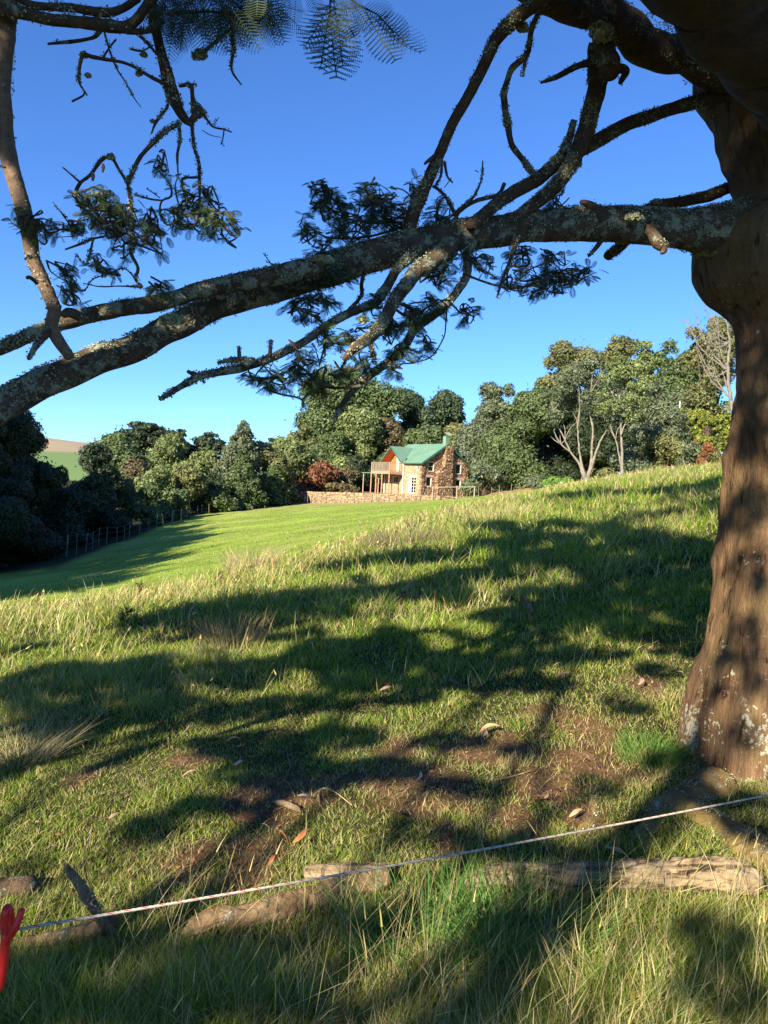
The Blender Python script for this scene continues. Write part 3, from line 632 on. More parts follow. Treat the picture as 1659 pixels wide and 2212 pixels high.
def leaves(c, rad, kind, size, cov, base, r):
    P_, N_, Cc = [], [], []
    for cc, rr in zip(c, rad):
        m = max(3, int(7)); d = r.normal(size=(m, 3)); d[:, 2] += .25; d /= np.linalg.norm(d, axis=1)[:, None]
        sub = cc+d*rr*.72*np.array([1, 1, .5 if kind == 'flat' else .8]); sr = rr*r.uniform(.42, .62, m)
        tone = r.uniform(.82, 1.2)
        for sc, s in zip(sub, sr):
            n = int(max(10, 4*np.pi*s*s*cov/(size*size))); q = r.normal(size=(n, 3)); q[:, 2] += .35; q /= np.linalg.norm(q, axis=1)[:, None]
            f = r.uniform(.75, 1.12, (n, 1)); P_.append(sc+q*s*f*np.array([1, 1, .45 if kind == 'flat' else .85])); N_.append(q+.45*r.normal(size=(n, 3)))
            Cc.append(np.array(base)*tone*r.uniform(.85, 1.15)*(1+.25*r.normal(size=(n, 1))))
    k = r.choice(len(c), int(len(c)*38) if kind != 'box' else 1); q = r.normal(size=(len(k), 3)); q[:, 2] += .5; q /= np.linalg.norm(q, axis=1)[:, None]; P_.append(c[k]+q*rad[k][:, None]*r.uniform(.95, 1.38, (len(k), 1))*np.array([1, 1, .45 if kind == 'flat' else .95])); N_.append(q+.8*r.normal(size=q.shape)); Cc.append(np.array(base)*1.15*r.uniform(.8, 1.2, (len(k), 1)))
    P_, N_, Cc = np.vstack(P_), np.vstack(N_), np.clip(np.vstack(Cc), .008, 1)
    N_ /= np.linalg.norm(N_, axis=1)[:, None]; n = len(P_); a = np.cross(N_, r.normal(size=(n, 3))); a /= np.linalg.norm(a, axis=1)[:, None]; b = np.cross(N_, a)
    s = (size*r.uniform(.55, 1.2, n))[:, None]; a, b = a*s*.7, b*s*.38
    V = np.stack([P_-a, P_-b*.9, P_+a, P_+b*.9], 1).reshape(-1, 3)
    return V, np.arange(4*n).reshape(-1, 4), np.repeat(Cc, 4, 0)
def tree(name, px, top, wpx, depth, kind, colr, label, base_frac=.12, grp='trees behind the pasture', leaf=None, trunk=True, cov=2.1, basepy=None, catg='tree', sides=1.0, bark=None):
    r = np.random.default_rng(int(px*7+top*3+depth))
    x, y = P(px, top, depth)[:2]; z0 = gz(x, y)-.15; 
    if basepy: z0 = P(px, basepy, depth)[2]
    zt = P(px, top, depth)[2]; Ht = zt-z0; W = wpx/F*depth*1.26; cb = Ht*base_frac; H = Ht-cb
    o = empty(name, (x, y, z0), r.uniform(0, 6)); tag(o, label, catg, grp)
    if kind == 'box': o.rotation_euler = (0, 0, -.5)
    c, rad = puffs(kind, W, H, r)
    if kind != 'box': c[:, :2] *= (W/2-rad.mean()*.8)/max(.1, np.hypot(c[:, 0], c[:, 1]).max()); c[:, 2] *= (H-rad[c[:, 2].argmax()]*.9)/c[:, 2].max(); rad = rad*1.08
    c[:, 2] += cb
    leaf = leaf or depth*.0031
    v, q_, c_ = leaves(c, rad*r.uniform(.7, 1.2, len(rad)) if kind == 'gum' else rad, kind, leaf, cov*(.75 if kind == 'gum' else 1), KC[colr], r)
    v[:, 2] = np.maximum(v[:, 2], .02); build('crown', v, q_, LEAF, o, False, c_)
    if trunk:
        VV, QQ, n = [], [], 0
        lim = [([(0, 0, -.2), (.02*Ht, 0, Ht*.35), (0, .02*Ht, Ht*.8)], [.035*Ht**.85+.05, .024*Ht**.9+.03, .03])]
        for k in range(7 if kind in ('flat', 'gum') else 3):
            t = c[(k*3) % len(c)]; lim.append(([(0, 0, cb*.55+.1*k), (t[0]*.4, t[1]*.4, cb+.35*(t[2]-cb)), tuple(t)], [.018*Ht+.02, .01*Ht+.015, .02]))
        for p_, rr in lim:
            v, q_ = tube(p_, rr, 7, .5, .2, .6, 3); VV.append(v); QQ.append(q_+n); n += len(v)
        bt('trunk', np.vstack(VV), np.vstack(QQ), bark or BROWN_BARK, o)
    return o
T = tree
# shaded mass at the far left; dark leaf colours carry part of the shade
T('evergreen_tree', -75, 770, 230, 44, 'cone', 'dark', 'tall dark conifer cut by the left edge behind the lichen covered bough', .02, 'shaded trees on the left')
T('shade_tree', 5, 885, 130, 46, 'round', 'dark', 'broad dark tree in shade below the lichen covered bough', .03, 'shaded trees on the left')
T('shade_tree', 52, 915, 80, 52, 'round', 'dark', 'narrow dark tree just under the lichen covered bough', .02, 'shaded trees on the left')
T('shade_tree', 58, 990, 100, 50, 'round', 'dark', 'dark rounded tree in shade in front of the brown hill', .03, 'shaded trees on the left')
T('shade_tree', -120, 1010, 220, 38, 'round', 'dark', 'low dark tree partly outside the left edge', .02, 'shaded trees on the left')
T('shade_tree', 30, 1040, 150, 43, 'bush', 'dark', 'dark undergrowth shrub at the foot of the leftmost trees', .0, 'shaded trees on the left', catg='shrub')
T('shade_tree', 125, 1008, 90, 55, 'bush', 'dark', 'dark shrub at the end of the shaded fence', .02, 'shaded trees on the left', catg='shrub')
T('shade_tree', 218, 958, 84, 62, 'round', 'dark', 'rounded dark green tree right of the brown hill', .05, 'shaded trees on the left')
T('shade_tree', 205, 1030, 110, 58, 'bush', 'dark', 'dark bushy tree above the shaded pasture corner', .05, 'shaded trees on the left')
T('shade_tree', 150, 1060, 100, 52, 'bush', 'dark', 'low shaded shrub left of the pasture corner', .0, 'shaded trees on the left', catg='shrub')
# back row
T('cypress_tree', 320, 902, 155, 115, 'flat', 'dark', 'wide flat topped dark cypress on the skyline, the larger of two', .45, 'flat topped cypresses')
T('cypress_tree', 395, 925, 50, 118, 'flat', 'dark', 'small dark cypress leaning on the right of the larger flat topped one', .4, 'flat topped cypresses')
T('cypress_tree', 452, 930, 100, 120, 'flat', 'dark', 'lower flat topped dark cypress on the skyline left of the pointed tree', .45, 'flat topped cypresses')
T('cypress_tree', 587, 945, 30, 125, 'flat', 'dark', 'tiny distant flat topped tree right of the pointed tree', .5, 'flat topped cypresses')
T('broadleaf_tree', 272, 947, 100, 84, 'puffy', 'green', 'green domed tree under the left end of the wide cypress')
T('broadleaf_tree', 362, 940, 92, 86, 'puffy', 'light', 'pale green domed tree in front of the wide cypress')
T('broadleaf_tree', 437, 974, 84, 84, 'puffy', 'light', 'pale puffy tree below the lower flat topped cypress')
T('broadleaf_tree', 575, 958, 90, 92, 'puffy', 'olive', 'olive puffy tree right of the pointed tree')
T('broadleaf_tree', 626, 948, 90, 100, 'puffy', 'light', 'yellowish green tree left of the tall gum')
T('broadleaf_tree', 660, 925, 60, 115, 'gum', 'olive', 'loose olive tree at the left foot of the tall gum')
T('conical_tree', 527, 910, 95, 88, 'cone', 'grey', 'pointed grey green tree rising above the hedge row')
T('conical_tree', 500, 960, 80, 84, 'cone', 'grey', 'shorter grey green tree left of the pointed tree')
# front row along the shaded fence
T('bush_tree', 268, 1026, 66, 66, 'bush', 'olive', 'yellowish green bush nearest the shaded pasture corner', .02)
T('bush_tree', 300, 995, 56, 74, 'round', 'brown', 'brownish shrub between the pale domed trees')
T('conical_tree', 338, 1012, 78, 72, 'bush', 'light', 'bright green bushy tree in the middle of the fence row', .02)
T('bush_tree', 398, 1008, 70, 75, 'bush', 'olive', 'olive bushy tree right of the bright green one in the fence row', .02)
T('bush_tree', 452, 1028, 66, 79, 'bush', 'dark', 'dark green shrub in the fence row below the pale puffy tree', .02)
T('conical_tree', 526, 972, 72, 82, 'cone', 'green', 'broad green tree directly below the pointed tree', .03)
T('bush_tree', 592, 1003, 60, 88, 'cone', 'green', 'fresh green pointed shrub left of the stone wall', .02)
T('bush_tree', 560, 1025, 40, 86, 'bush', 'bluegreen', 'small bluish green shrub behind the fence left of the stone wall', .02)
T('bush_tree', 622, 1020, 50, 93, 'bush', 'olive', 'olive shrub at the left end of the stone wall', .02)
T('bush_tree', 318, 1050, 60, 64, 'bush', 'green', 'low green bush filling the foot of the fence row near the shaded corner', .0)
T('bush_tree', 380, 1060, 56, 70, 'bush', 'green', 'low green bush at the foot of the middle of the fence row', .0)
T('bush_tree', 480, 1040, 56, 78, 'bush', 'green', 'low green bush under the broad green tree', .0)
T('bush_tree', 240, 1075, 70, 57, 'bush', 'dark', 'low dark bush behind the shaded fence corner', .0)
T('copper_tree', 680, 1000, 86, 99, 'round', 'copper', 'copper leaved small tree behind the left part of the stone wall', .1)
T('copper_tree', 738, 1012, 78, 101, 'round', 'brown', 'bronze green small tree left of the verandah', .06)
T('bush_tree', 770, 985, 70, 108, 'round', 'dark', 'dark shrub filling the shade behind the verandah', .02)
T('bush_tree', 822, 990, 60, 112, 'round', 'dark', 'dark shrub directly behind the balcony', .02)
# behind the cottage
T('gum_tree', 760, 806, 170, 120, 'gum', 'green', 'tallest gum left of the cottage, crown seen between the hanging branches', .2)
T('gum_tree', 700, 862, 100, 118, 'gum', 'green', 'left side gum with a sky gap beside the tallest one', .25)
T('gum_tree', 815, 850, 80, 121, 'gum', 'green', 'dark green gum to the right of the tallest one', .2)
T('broadleaf_tree', 762, 888, 110, 112, 'puffy', 'light', 'sunlit rounded tree above the bronze one left of the cottage')
T('broadleaf_tree', 700, 935, 90, 110, 'puffy', 'green', 'green rounded tree at the left foot of the gums')
T('broadleaf_tree', 838, 905, 90, 116, 'round', 'brown', 'brownish thin crowned tree behind the dormer', .1)
T('broadleaf_tree', 888, 847, 92, 124, 'puffy', 'bluegreen', 'left one of the twin dark domed trees behind the cottage roof')
T('broadleaf_tree', 948, 850, 92, 126, 'puffy', 'bluegreen', 'right one of the twin dark domed trees behind the cottage roof')
T('broadleaf_tree', 905, 925, 130, 112, 'puffy', 'green', 'low green tree right behind the cottage roof')
T('broadleaf_tree', 1000, 912, 56, 108, 'round', 'olive', 'olive tree beside the metal flue of the cottage')
T('broadleaf_tree', 985, 975, 60, 106, 'round', 'dark', 'dark shrub in the gap right behind the gable')
# right of the cottage
T('gum_tree', 1066, 828, 56, 120, 'gum', 'grey', 'slim grey green gum peeking above the great rounded trees', .3)
T('gum_tree', 1112, 832, 34, 122, 'gum', 'grey', 'thin feathery gum between the rounded trees')
T('broadleaf_tree', 1058, 862, 96, 100, 'puffy', 'grey', 'great rounded grey green tree next to the cottage gable, the paler of two', .03)
T('broadleaf_tree', 1134, 844, 124, 96, 'puffy', 'green', 'great rounded green tree with visible short trunk right of the cottage', .06)
T('small_tree', 1042, 1002, 72, 90, 'bush', 'grey', 'small grey green tree at the right corner of the cottage', .12)
T('gum_tree', 1167, 818, 46, 125, 'gum', 'olive', 'narrow olive gum behind the right rounded tree', .3)
T('gum_tree', 1250, 738, 125, 122, 'gum', 'olive', 'tall olive gum at the left end of the high wood', .1)
T('gum_tree', 1205, 800, 90, 124, 'gum', 'olive', 'olive gum stepping down towards the cottage', .15)
T('gum_tree', 1341, 728, 78, 126, 'gum', 'olive', 'umbrella shaped gum on the skyline of the high wood', .45)
T('gum_tree', 1397, 739, 50, 124, 'gum', 'light', 'slim pale gum with open crown on the skyline', .5)
T('gum_tree', 1442, 736, 60, 122, 'gum', 'green', 'dark open gum left of the puffy green tree', .3)
T('broadleaf_tree', 1492, 754, 110, 112, 'puffy', 'green', 'dark green puffy tree above the clipped hedge', .12)
T('gum_tree', 1545, 680, 110, 100, 'gum', 'olive', 'olive gum partly hidden by the great trunk on the right', .2)
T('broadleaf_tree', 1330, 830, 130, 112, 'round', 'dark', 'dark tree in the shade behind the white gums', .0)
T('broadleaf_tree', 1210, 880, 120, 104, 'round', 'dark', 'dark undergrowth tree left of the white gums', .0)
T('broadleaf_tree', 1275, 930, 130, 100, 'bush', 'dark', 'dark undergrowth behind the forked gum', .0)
T('broadleaf_tree', 1414, 832, 110, 88, 'bush', 'grey', 'loose grey green tree left of the clipped hedge', .02)
T('broadleaf_tree', 1385, 925, 90, 84, 'bush', 'grey', 'rough grey shrub at the foot of the single gum', .0)
T('broadleaf_tree', 1445, 935, 80, 82, 'bush', 'olive', 'scrubby olive bush below the left end of the clipped hedge', .0)
T('broadleaf_tree', 1500, 850, 120, 104, 'bush', 'grey', 'grey green bushes on the bank above the clipped hedge', .0)
T('clipped_hedge', 1535, 882, 165, 88, 'box', 'yellow', 'long clipped yellow green hedge left of the great trunk', .05, 'hedge', basepy=985, catg='hedge', trunk=False)
T('shrub', 1500, 958, 62, 76, 'bush', 'grey', 'pale grey shrub below the clipped hedge', .0, 'low shrubs', catg='shrub')
T('shrub', 1545, 968, 60, 74, 'bush', 'olive', 'dull shrub beside the great trunk', .0, 'low shrubs', catg='shrub')
T('shrub', 1528, 955, 26, 73, 'bush', 'rust', 'rust red flowering shrub under the hedge', .0, 'low shrubs', leaf=.12, catg='shrub')
T('shrub', 1505, 952, 18, 80, 'bush', 'rust', 'small orange shrub touching the bottom of the hedge', .0, 'low shrubs', leaf=.12, catg='shrub')
T('shrub', 1158, 1027, 36, 84, 'bush', 'grey', 'grey green shrub on the brown earth bank', .0, 'low shrubs', catg='shrub')
T('shrub', 1192, 1031, 30, 82, 'bush', 'bright', 'bright green low shrub left of the forked gum', .0, 'low shrubs', catg='shrub')
T('shrub', 1222, 1032, 34, 80, 'bush', 'bright', 'bright green low shrub touching the forked gum', .0, 'low shrubs', catg='shrub')
T('shrub', 1310, 1010, 60, 80, 'bush', 'olive', 'olive undergrowth between the two white trunked gums', .0, 'low shrubs', catg='shrub')
# the two pale gums in front of the wood
def pale_gum(base, stems, crown, colr, label, depth):
    b = P(base[0], base[1], depth); o = empty('white_gum', b); tag(o, label, 'tree', 'white trunked gums'); r = np.random.default_rng(base[0])
    VV, QQ, n = [], [], 0
    for st in stems:
        off = r.uniform(-1.2, 1.2); pts = [P(a, c, depth+off*k/len(st))-b for k, (a, c, w) in enumerate(st)]
        v, q_ = tube(pts, [w*depth/F/2*.62 for _, _, w in st], 7, .3, .15, .5, 5, wob=.05); VV.append(v); QQ.append(q_+n); n += len(v)
        for k in range(5):
            t = r.integers(len(pts)//2, len(pts)); q = pts[t]; e = q+np.array([r.uniform(-1.6, 1.6), r.uniform(-1, 1), r.uniform(.8, 2.4)])
            v, q_ = tube([q, (q+e)/2+r.normal(size=3)*.15, e], [.05, .035, .015], 5, .4, 0); VV.append(v); QQ.append(q_+n); n += len(v)
    bt('trunk', np.vstack(VV), np.vstack(QQ), PALE_BARK, o)
    c = np.array([P(a, c, depth+r.uniform(-1.5, 2))-b for a, c, w in crown]); rad = np.array([w*depth/F/2 for _, _, w in crown])
    v, q_, c_ = leaves(c, rad, 'gum', depth*.0028, 1.1, KC[colr], r); build('crown', v, q_, LEAF, o, False, c_)
pale_gum((1265, 1036), [[(1264, 1036, 16), (1258, 1018, 13), (1250, 1000, 8), (1232, 975, 6), (1220, 950, 5), (1205, 918, 4), (1195, 885, 3), (1190, 865, 2)],
    [(1265, 1036, 14), (1256, 1000, 8), (1250, 960, 6), (1248, 920, 5), (1252, 880, 4), (1250, 840, 3)],
    [(1268, 1036, 15), (1276, 1005, 10), (1279, 960, 8), (1281, 930, 6), (1274, 890, 4), (1276, 850, 3)],
    [(1270, 1030, 13), (1283, 990, 9), (1296, 955, 7), (1310, 930, 5), (1325, 908, 4), (1335, 890, 3)],
    [(1232, 975, 5), (1212, 960, 4), (1196, 930, 3)]],
    [(1195, 862, 50), (1215, 835, 55), (1240, 815, 60), (1262, 800, 55), (1285, 830, 50), (1210, 880, 40), (1250, 860, 50), (1192, 905, 34), (1278, 868, 46), (1300, 860, 40), (1235, 880, 40), (1275, 792, 40)], 'grey',
    'white gum forking from the ground into four pale stems', 78)
pale_gum((1345, 1034), [[(1345, 1034, 12), (1343, 1000, 11), (1344, 970, 9), (1342, 940, 7), (1340, 900, 6), (1338, 860, 5), (1342, 830, 4), (1346, 800, 3)],
    [(1342, 1010, 7), (1336, 975, 5), (1330, 950, 4), (1318, 920, 3)], [(1341, 940, 5), (1355, 905, 4), (1375, 890, 3)], [(1340, 880, 4), (1322, 850, 3), (1312, 830, 2)]],
    [(1340, 795, 55), (1360, 800, 50), (1318, 810, 46), (1380, 830, 44), (1308, 850, 44), (1345, 835, 50), (1375, 865, 44), (1325, 880, 40), (1365, 895, 36), (1305, 885, 34), (1390, 855, 34)], 'light',
    'single stemmed white gum with peeling orange bark at its foot', 76)
def bare_tree():
    D = 70; b = P(1590, 990, D); o = empty('bare_tree', b); tag(o, 'leafless pinkish grey tree with bare twigs beside the great trunk', 'tree'); r = np.random.default_rng(4); VV, QQ, n = [], [], 0
    def add(pts, rr):
        nonlocal n
        v, q_ = tube(pts, rr, 6, .25, .1, .3, 5, wob=.06); VV.append(v); QQ.append(q_+n); n += len(v)
    main = [(1592, 990, 16), (1588, 920, 14), (1578, 860, 11), (1572, 800, 9), (1576, 740, 7), (1568, 690, 4)]; add([P(a, c, D)-b for a, c, w in main], [w*D/F/2*.7 for *_, w in main])
    ends = [(1484, 690), (1500, 672), (1520, 655), (1540, 650), (1478, 688), (1510, 720), (1535, 760), (1525, 800), (1545, 700), (1500, 745), (1550, 680), (1530, 735)]
    for k, (a, c) in enumerate(ends):
        s = main[2+k % 3]; p0 = P(s[0], s[1], D)-b; p1 = P(a, c, D+r.uniform(-2, 2))-b; mid = (p0*.5+p1*.5)+np.array([-.2, 0, -.6]); add([p0, mid, p1], [.07, .05, .015])
        for j in range(7):
            t = r.uniform(.35, 1); q = p0+(p1-p0)*t+np.array([-.2, 0, -.6])*4*t*(1-t)*.5; e = q+np.array([r.uniform(-.9, .5), r.uniform(-.5, .5), r.uniform(-.1, 1.1)]); add([q, (q+e)/2+r.normal(size=3)*.08, e], [.03, .022, .01])
    bt('trunk', np.vstack(VV), np.vstack(QQ), simple('bare_bark', (.13, .115, .095), (.21, .19, .16), 3), o)
bare_tree()
# ---------------------------------------------------------------- the great wattle tree overhead
BARK = barkmat('wattle_bark', (.045, .032, .022), (.13, .085, .055), (.26, .28, .20), .30, 16, 16)
BARKL = barkmat('lichened_bark', (.05, .036, .026), (.13, .09, .06), (.29, .31, .235), .55, 16, 13)
def trunkmat():
    m, nt, b = mat_base('trunk_bark'); tc = nt.nodes.new('ShaderNodeTexCoord'); mp = nt.nodes.new('ShaderNodeMapping'); mp.inputs['Scale'].default_value = (1, 1, .22); nt.links.new(tc.outputs['Object'], mp.inputs[0])
    nz = tex(nt, 'Noise', 7, vec=mp.outputs[0], detail=4); wv = mixc(nt, mp.outputs[0], nz.outputs['Color'], .09, 'ADD')
    v = tex(nt, 'Voronoi', 42, vec=wv, feature='DISTANCE_TO_EDGE'); v2 = tex(nt, 'Voronoi', 13, vec=wv, feature='DISTANCE_TO_EDGE'); n = tex(nt, 'Noise', 26, vec=mp.outputs[0], detail=8); big = tex(nt, 'Noise', 2.2, detail=3)
    c = ramp(nt, n.outputs['Fac'], [(.3, (.075, .045, .026)), (.7, (.20, .12, .065))]); c = mixc(nt, c, (.20, .145, .065), ramp(nt, big.outputs['Fac'], [(.45, (0, 0, 0)), (.7, (.6, .6, .6))]))
    g = ramp(nt, v2.outputs['Distance'], [(0, (.25, .25, .25)), (.05, (1, 1, 1))]); g1 = ramp(nt, v.outputs['Distance'], [(0, (.35, .35, .35)), (.07, (1, 1, 1))]); m2 = nt.nodes.new('ShaderNodeMapping'); m2.inputs['Scale'].default_value = (1, 1, .16); nt.links.new(tc.outputs['Object'], m2.inputs[0]); fz = tex(nt, 'Noise', 24, vec=m2.outputs[0], detail=7, rough=.55); fs = ramp(nt, fz.outputs['Fac'], [(.34, (.3, .26, .22)), (.42, (1, 1, 1))]); c = mixc(nt, c, fs, .85, 'MULTIPLY'); c = mixc(nt, c, g1, .22, 'MULTIPLY')
    sx = nt.nodes.new('ShaderNodeSeparateXYZ'); nt.links.new(tc.outputs['Object'], sx.inputs[0])
    mr = nt.nodes.new('ShaderNodeMapRange'); mr.inputs[1].default_value = .2; mr.inputs[2].default_value = 1.05; mr.inputs[3].default_value = .12; mr.inputs[4].default_value = 0; nt.links.new(sx.outputs[2], mr.inputs[0])
    ln = tex(nt, 'Noise', 34, detail=9, rough=.7); cl = tex(nt, 'Noise', 5, detail=3); mm_ = nt.nodes.new('ShaderNodeMath'); mm_.operation = 'MULTIPLY_ADD'; mm_.inputs[1].default_value = .55; nt.links.new(cl.outputs['Fac'], mm_.inputs[0]); nt.links.new(mr.outputs[0], mm_.inputs[2]); ad = nt.nodes.new('ShaderNodeMath'); ad.operation = 'ADD'; nt.links.new(ln.outputs['Fac'], ad.inputs[0]); nt.links.new(mm_.outputs[0], ad.inputs[1])
    lf = ramp(nt, ad.outputs[0], [(.955, (0, 0, 0)), (.99, (.85, .85, .85))]); c = mixc(nt, c, (.40, .40, .32), lf)
    nt.links.new(c, b.inputs['Base Color']); b.inputs['Roughness'].default_value = .9; b.inputs['Specular IOR Level'].default_value = .15
    h = mixc(nt, fs, g1, .25); fn_ = tex(nt, 'Noise', 70, detail=6); h = mixc(nt, h, n.outputs['Fac'], .4); h = mixc(nt, h, fn_.outputs['Fac'], .25); bump(nt, b, h, 1.0, .028); return m
TRUNK = trunkmat()
WD = 4.25
tb = G(1700, 1700); tb = P(1700, 1695, WD); tb[2] = gz(tb[0], WD)-.1
wattle = empty('wattle_tree', tb); tag(wattle, 'great old wattle tree at the right edge with lichen covered boughs overhanging the slope', 'tree')
def wl(p): return np.asarray(p)-tb
# trunk: outline of the left side, given as picture points
prof = [(-420, 1360), (-150, 1440), (60, 1500), (180, 1500), (220, 1512), (262, 1546), (330, 1556), (400, 1580), (445, 1583), (480, 1550), (520, 1500), (545, 1490), (592, 1492), (640, 1512), (680, 1556), (720, 1572), (850, 1574), (1000, 1568), (1150, 1558), (1300, 1543), (1400, 1520), (1480, 1492), (1550, 1476), (1650, 1463), (1700, 1452), (1760, 1425)]
ctr = [(-420, 1560), (-150, 1640), (100, 1720), (400, 1730), (560, 1740), (1000, 1735), (1400, 1722), (1760, 1712)]
NS = 150
def trunk_mesh():
    pys = np.concatenate([np.arange(-420, 1770, 7.0)]); V = []
    for py in pys:
        lx = np.interp(py, [a for a, _ in prof], [b for _, b in prof]); cx = np.interp(py, [a for a, _ in ctr], [b for _, b in ctr])
        Cc = P(cx, py, WD); dl = ray(lx, py); rad = math.hypot(Cc[0], Cc[1])*math.sin(math.atan2(Cc[0], Cc[1])-math.atan2(dl[0], dl[1])); V.append((Cc[0], Cc[2], rad))
    V = np.array(V)
    for c in range(3): V[:, c] = np.convolve(np.pad(V[:, c], 3, mode='edge'), np.ones(7)/7, 'valid')
    a = np.linspace(0, 2*np.pi, NS, endpoint=False); th = a[None]; rr = V[:, 2:3]; z = V[:, 1:2]; low = smooth(-.2, -1.5, z)
    base_r = .40+.0*rr
    left = smooth(.2, 1, -np.cos(th)); r_ = base_r*(1-left)+rr*left                                   # left side follows the outline
    r_ = r_*(1+low*.35*(1-left))
    crease = lambda c, wdt: np.exp(-((np.angle(np.exp(1j*(th-c))))/wdt)**2)
    r_ = r_-.075*smooth(.9, -1.2, z)*crease(math.radians(236), .13)-.06*crease(math.radians(296), .2)-.03*crease(math.radians(262), .12)*low
    r_ = r_+.05*low*crease(math.radians(215), .3)+.10*low*crease(math.radians(262), .35)
    pos = np.stack([V[:, 0:1]+r_*np.cos(th), WD+r_*np.sin(th)*.95, z+0*th], -1)
    n = .028*vnoise(pos*np.array([1, 1, .5]), .16, 61)+.012*vnoise(pos*np.array([1, 1, .5]), .05, 62)+.05*vnoise(pos*np.array([1, 1, .7]), .5, 63)
    D = np.stack([np.cos(th)+0*z, np.sin(th)+0*z, 0*th+0*z], -1); pos = pos+D*n[..., None]
    m = len(pys); i = np.arange(m-1)[:, None]*NS; j = np.arange(NS)[None]; k = (j+1) % NS
    return pos.reshape(-1, 3), np.stack([i+j, i+NS+j, i+NS+k, i+k], -1).reshape(-1, 4)
v, q_ = trunk_mesh(); build('trunk', wl(v), q_, TRUNK, wattle, True)
LICH = leafmat('lichen', .1, .9, .1)
def lichen_on(pts, rr, amount, seed, size=.008, parent=None, top_bias=.5, name='lichen'):
    """curled flakes standing off the bark, in patches"""
    r = np.random.default_rng(seed); pts, rr = catmull(pts, rr, .02); seg = np.linalg.norm(np.diff(pts, axis=0), axis=1)
    n = int((2*np.pi*rr[:-1]*seg).sum()/(size*size)*amount*2.2); 
    if n < 4: return
    p = 2*np.pi*rr[:-1]*seg; k = r.choice(len(seg), n, p=p/p.sum()); t = r.uniform(size=(n, 1)); c = pts[k]+(pts[k+1]-pts[k])*t
    T = pts[k+1]-pts[k]; T /= np.linalg.norm(T, axis=1)[:, None]; D = r.normal(size=(n, 3)); D -= T*(D*T).sum(1)[:, None]; D /= np.linalg.norm(D, axis=1)[:, None]
    pos = c+D*(rr[k][:, None]*1.0); patch = vnoise(pos, .09, seed)*.6+vnoise(pos, .035, seed+1)*.5+top_bias*D[:, 2]*.4
    kp = patch > r.uniform(-.12, .42, n); pos, D, T = pos[kp], D[kp], T[kp]; n = len(pos)
    if n == 0: return
    nn = D+.7*r.normal(size=(n, 3)); nn /= np.linalg.norm(nn, axis=1)[:, None]; a = np.cross(nn, r.normal(size=(n, 3))); a /= np.linalg.norm(a, axis=1)[:, None]; b = np.cross(nn, a)
    s = size*r.uniform(.5, 1.5, (n, 1)); pos = pos+D*s*r.uniform(-.2, .9, (n, 1)); cv = nn*s*r.uniform(-.4, .5, (n, 1))
    V = np.stack([pos-a*s*.6, pos-b*s*.5+cv, pos+a*s*.6, pos+b*s*.5+cv], 1).reshape(-1, 3)
    pal = np.array([(.33, .36, .27), (.42, .44, .34), (.25, .29, .20), (.36, .36, .20), (.20, .22, .15)]); C = pal[r.choice(5, n, p=[.3, .25, .2, .15, .1])]*r.uniform(.75, 1.2, (n, 1))
    build(name, V, np.arange(4*n).reshape(-1, 4), LICH, parent, False, np.repeat(C, 4, 0))['kind'] = 'stuff'
NB = [0]
def limb(path, d0, d1, mat=BARK, lich=.5, name='branch', rough=.09, sides=None, step=None, dmid=None, parent=None, lsize=.0062, root=wattle, org=None, wob=.14):
    """path: (px, py, thickness) in picture units; depth runs from d0 to d1"""
    NB[0] += 1; p = np.array(path, float); s = np.concatenate([[0], np.cumsum(np.hypot(*np.diff(p[:, :2], axis=0).T))]); s /= s[-1]
    D = d0+(d1-d0)*s if dmid is None else np.interp(s, [0, .5, 1], [d0, dmid, d1]); pts = np.array([P(a, b, d) for (a, b, _), d in zip(p, D)]); rr = p[:, 2]*D/F/2
    org = tb if org is None else org
    pts = pts-org; mx = rr.max(); sides = sides or int(np.clip(mx*500, 6, 44)); step = step or max(.006, mx*.10)
    v, q_ = tube(pts, rr, sides, step, rough, max(.02, mx*.9), NB[0]*5, wob=mx*wob)
    o = bt(name, v, q_, mat, parent or root, smoothed=True)
    if lich: lichen_on(pts, rr, lich, NB[0]+100, lsize, o)
    return o, pts, rr
MAIN = [(a, b, c*.88 if a < 1600 else c) for a, b, c in [(1720, 540, 200), (1620, 520, 190), (1565, 506, 150), (1525, 500, 118), (1485, 496, 94), (1430, 491, 84), (1340, 484, 84), (1260, 482, 80), (1180, 487, 76), (1080, 497, 74), (980, 510, 74), (880, 532, 76), (780, 560, 78), (700, 585, 80), (640, 606, 76), (558, 634, 66), (465, 662, 66), (372, 709, 66), (298, 746, 68), (223, 772, 70), (149, 802, 72), (93, 826, 74), (30, 862, 78), (-60, 915, 82), (-160, 985, 86), (-330, 1080, 70), (-540, 1150, 50), (-760, 1180, 26)]]
mo, mp_, mr_ = limb(MAIN, 4.25, 2.6, BARKL, .5, 'bough', .05, dmid=3.5, lsize=.0065, wob=.03)
def dm(px): return float(np.interp(px, [-160, 780, 1700], [2.75, 3.5, 4.25]))
SEC = [(700, 575, 40), (640, 583, 44), (595, 594, 42), (521, 610, 38), (439, 629, 36), (372, 647, 34), (316, 658, 36), (260, 666, 34), (186, 681, 34), (130, 699, 32), (93, 714, 30), (37, 737, 30), (-40, 765, 30), (-180, 800, 28), (-380, 830, 20), (-520, 870, 8)]
limb(SEC, dm(700), 2.7, BARKL, .7)
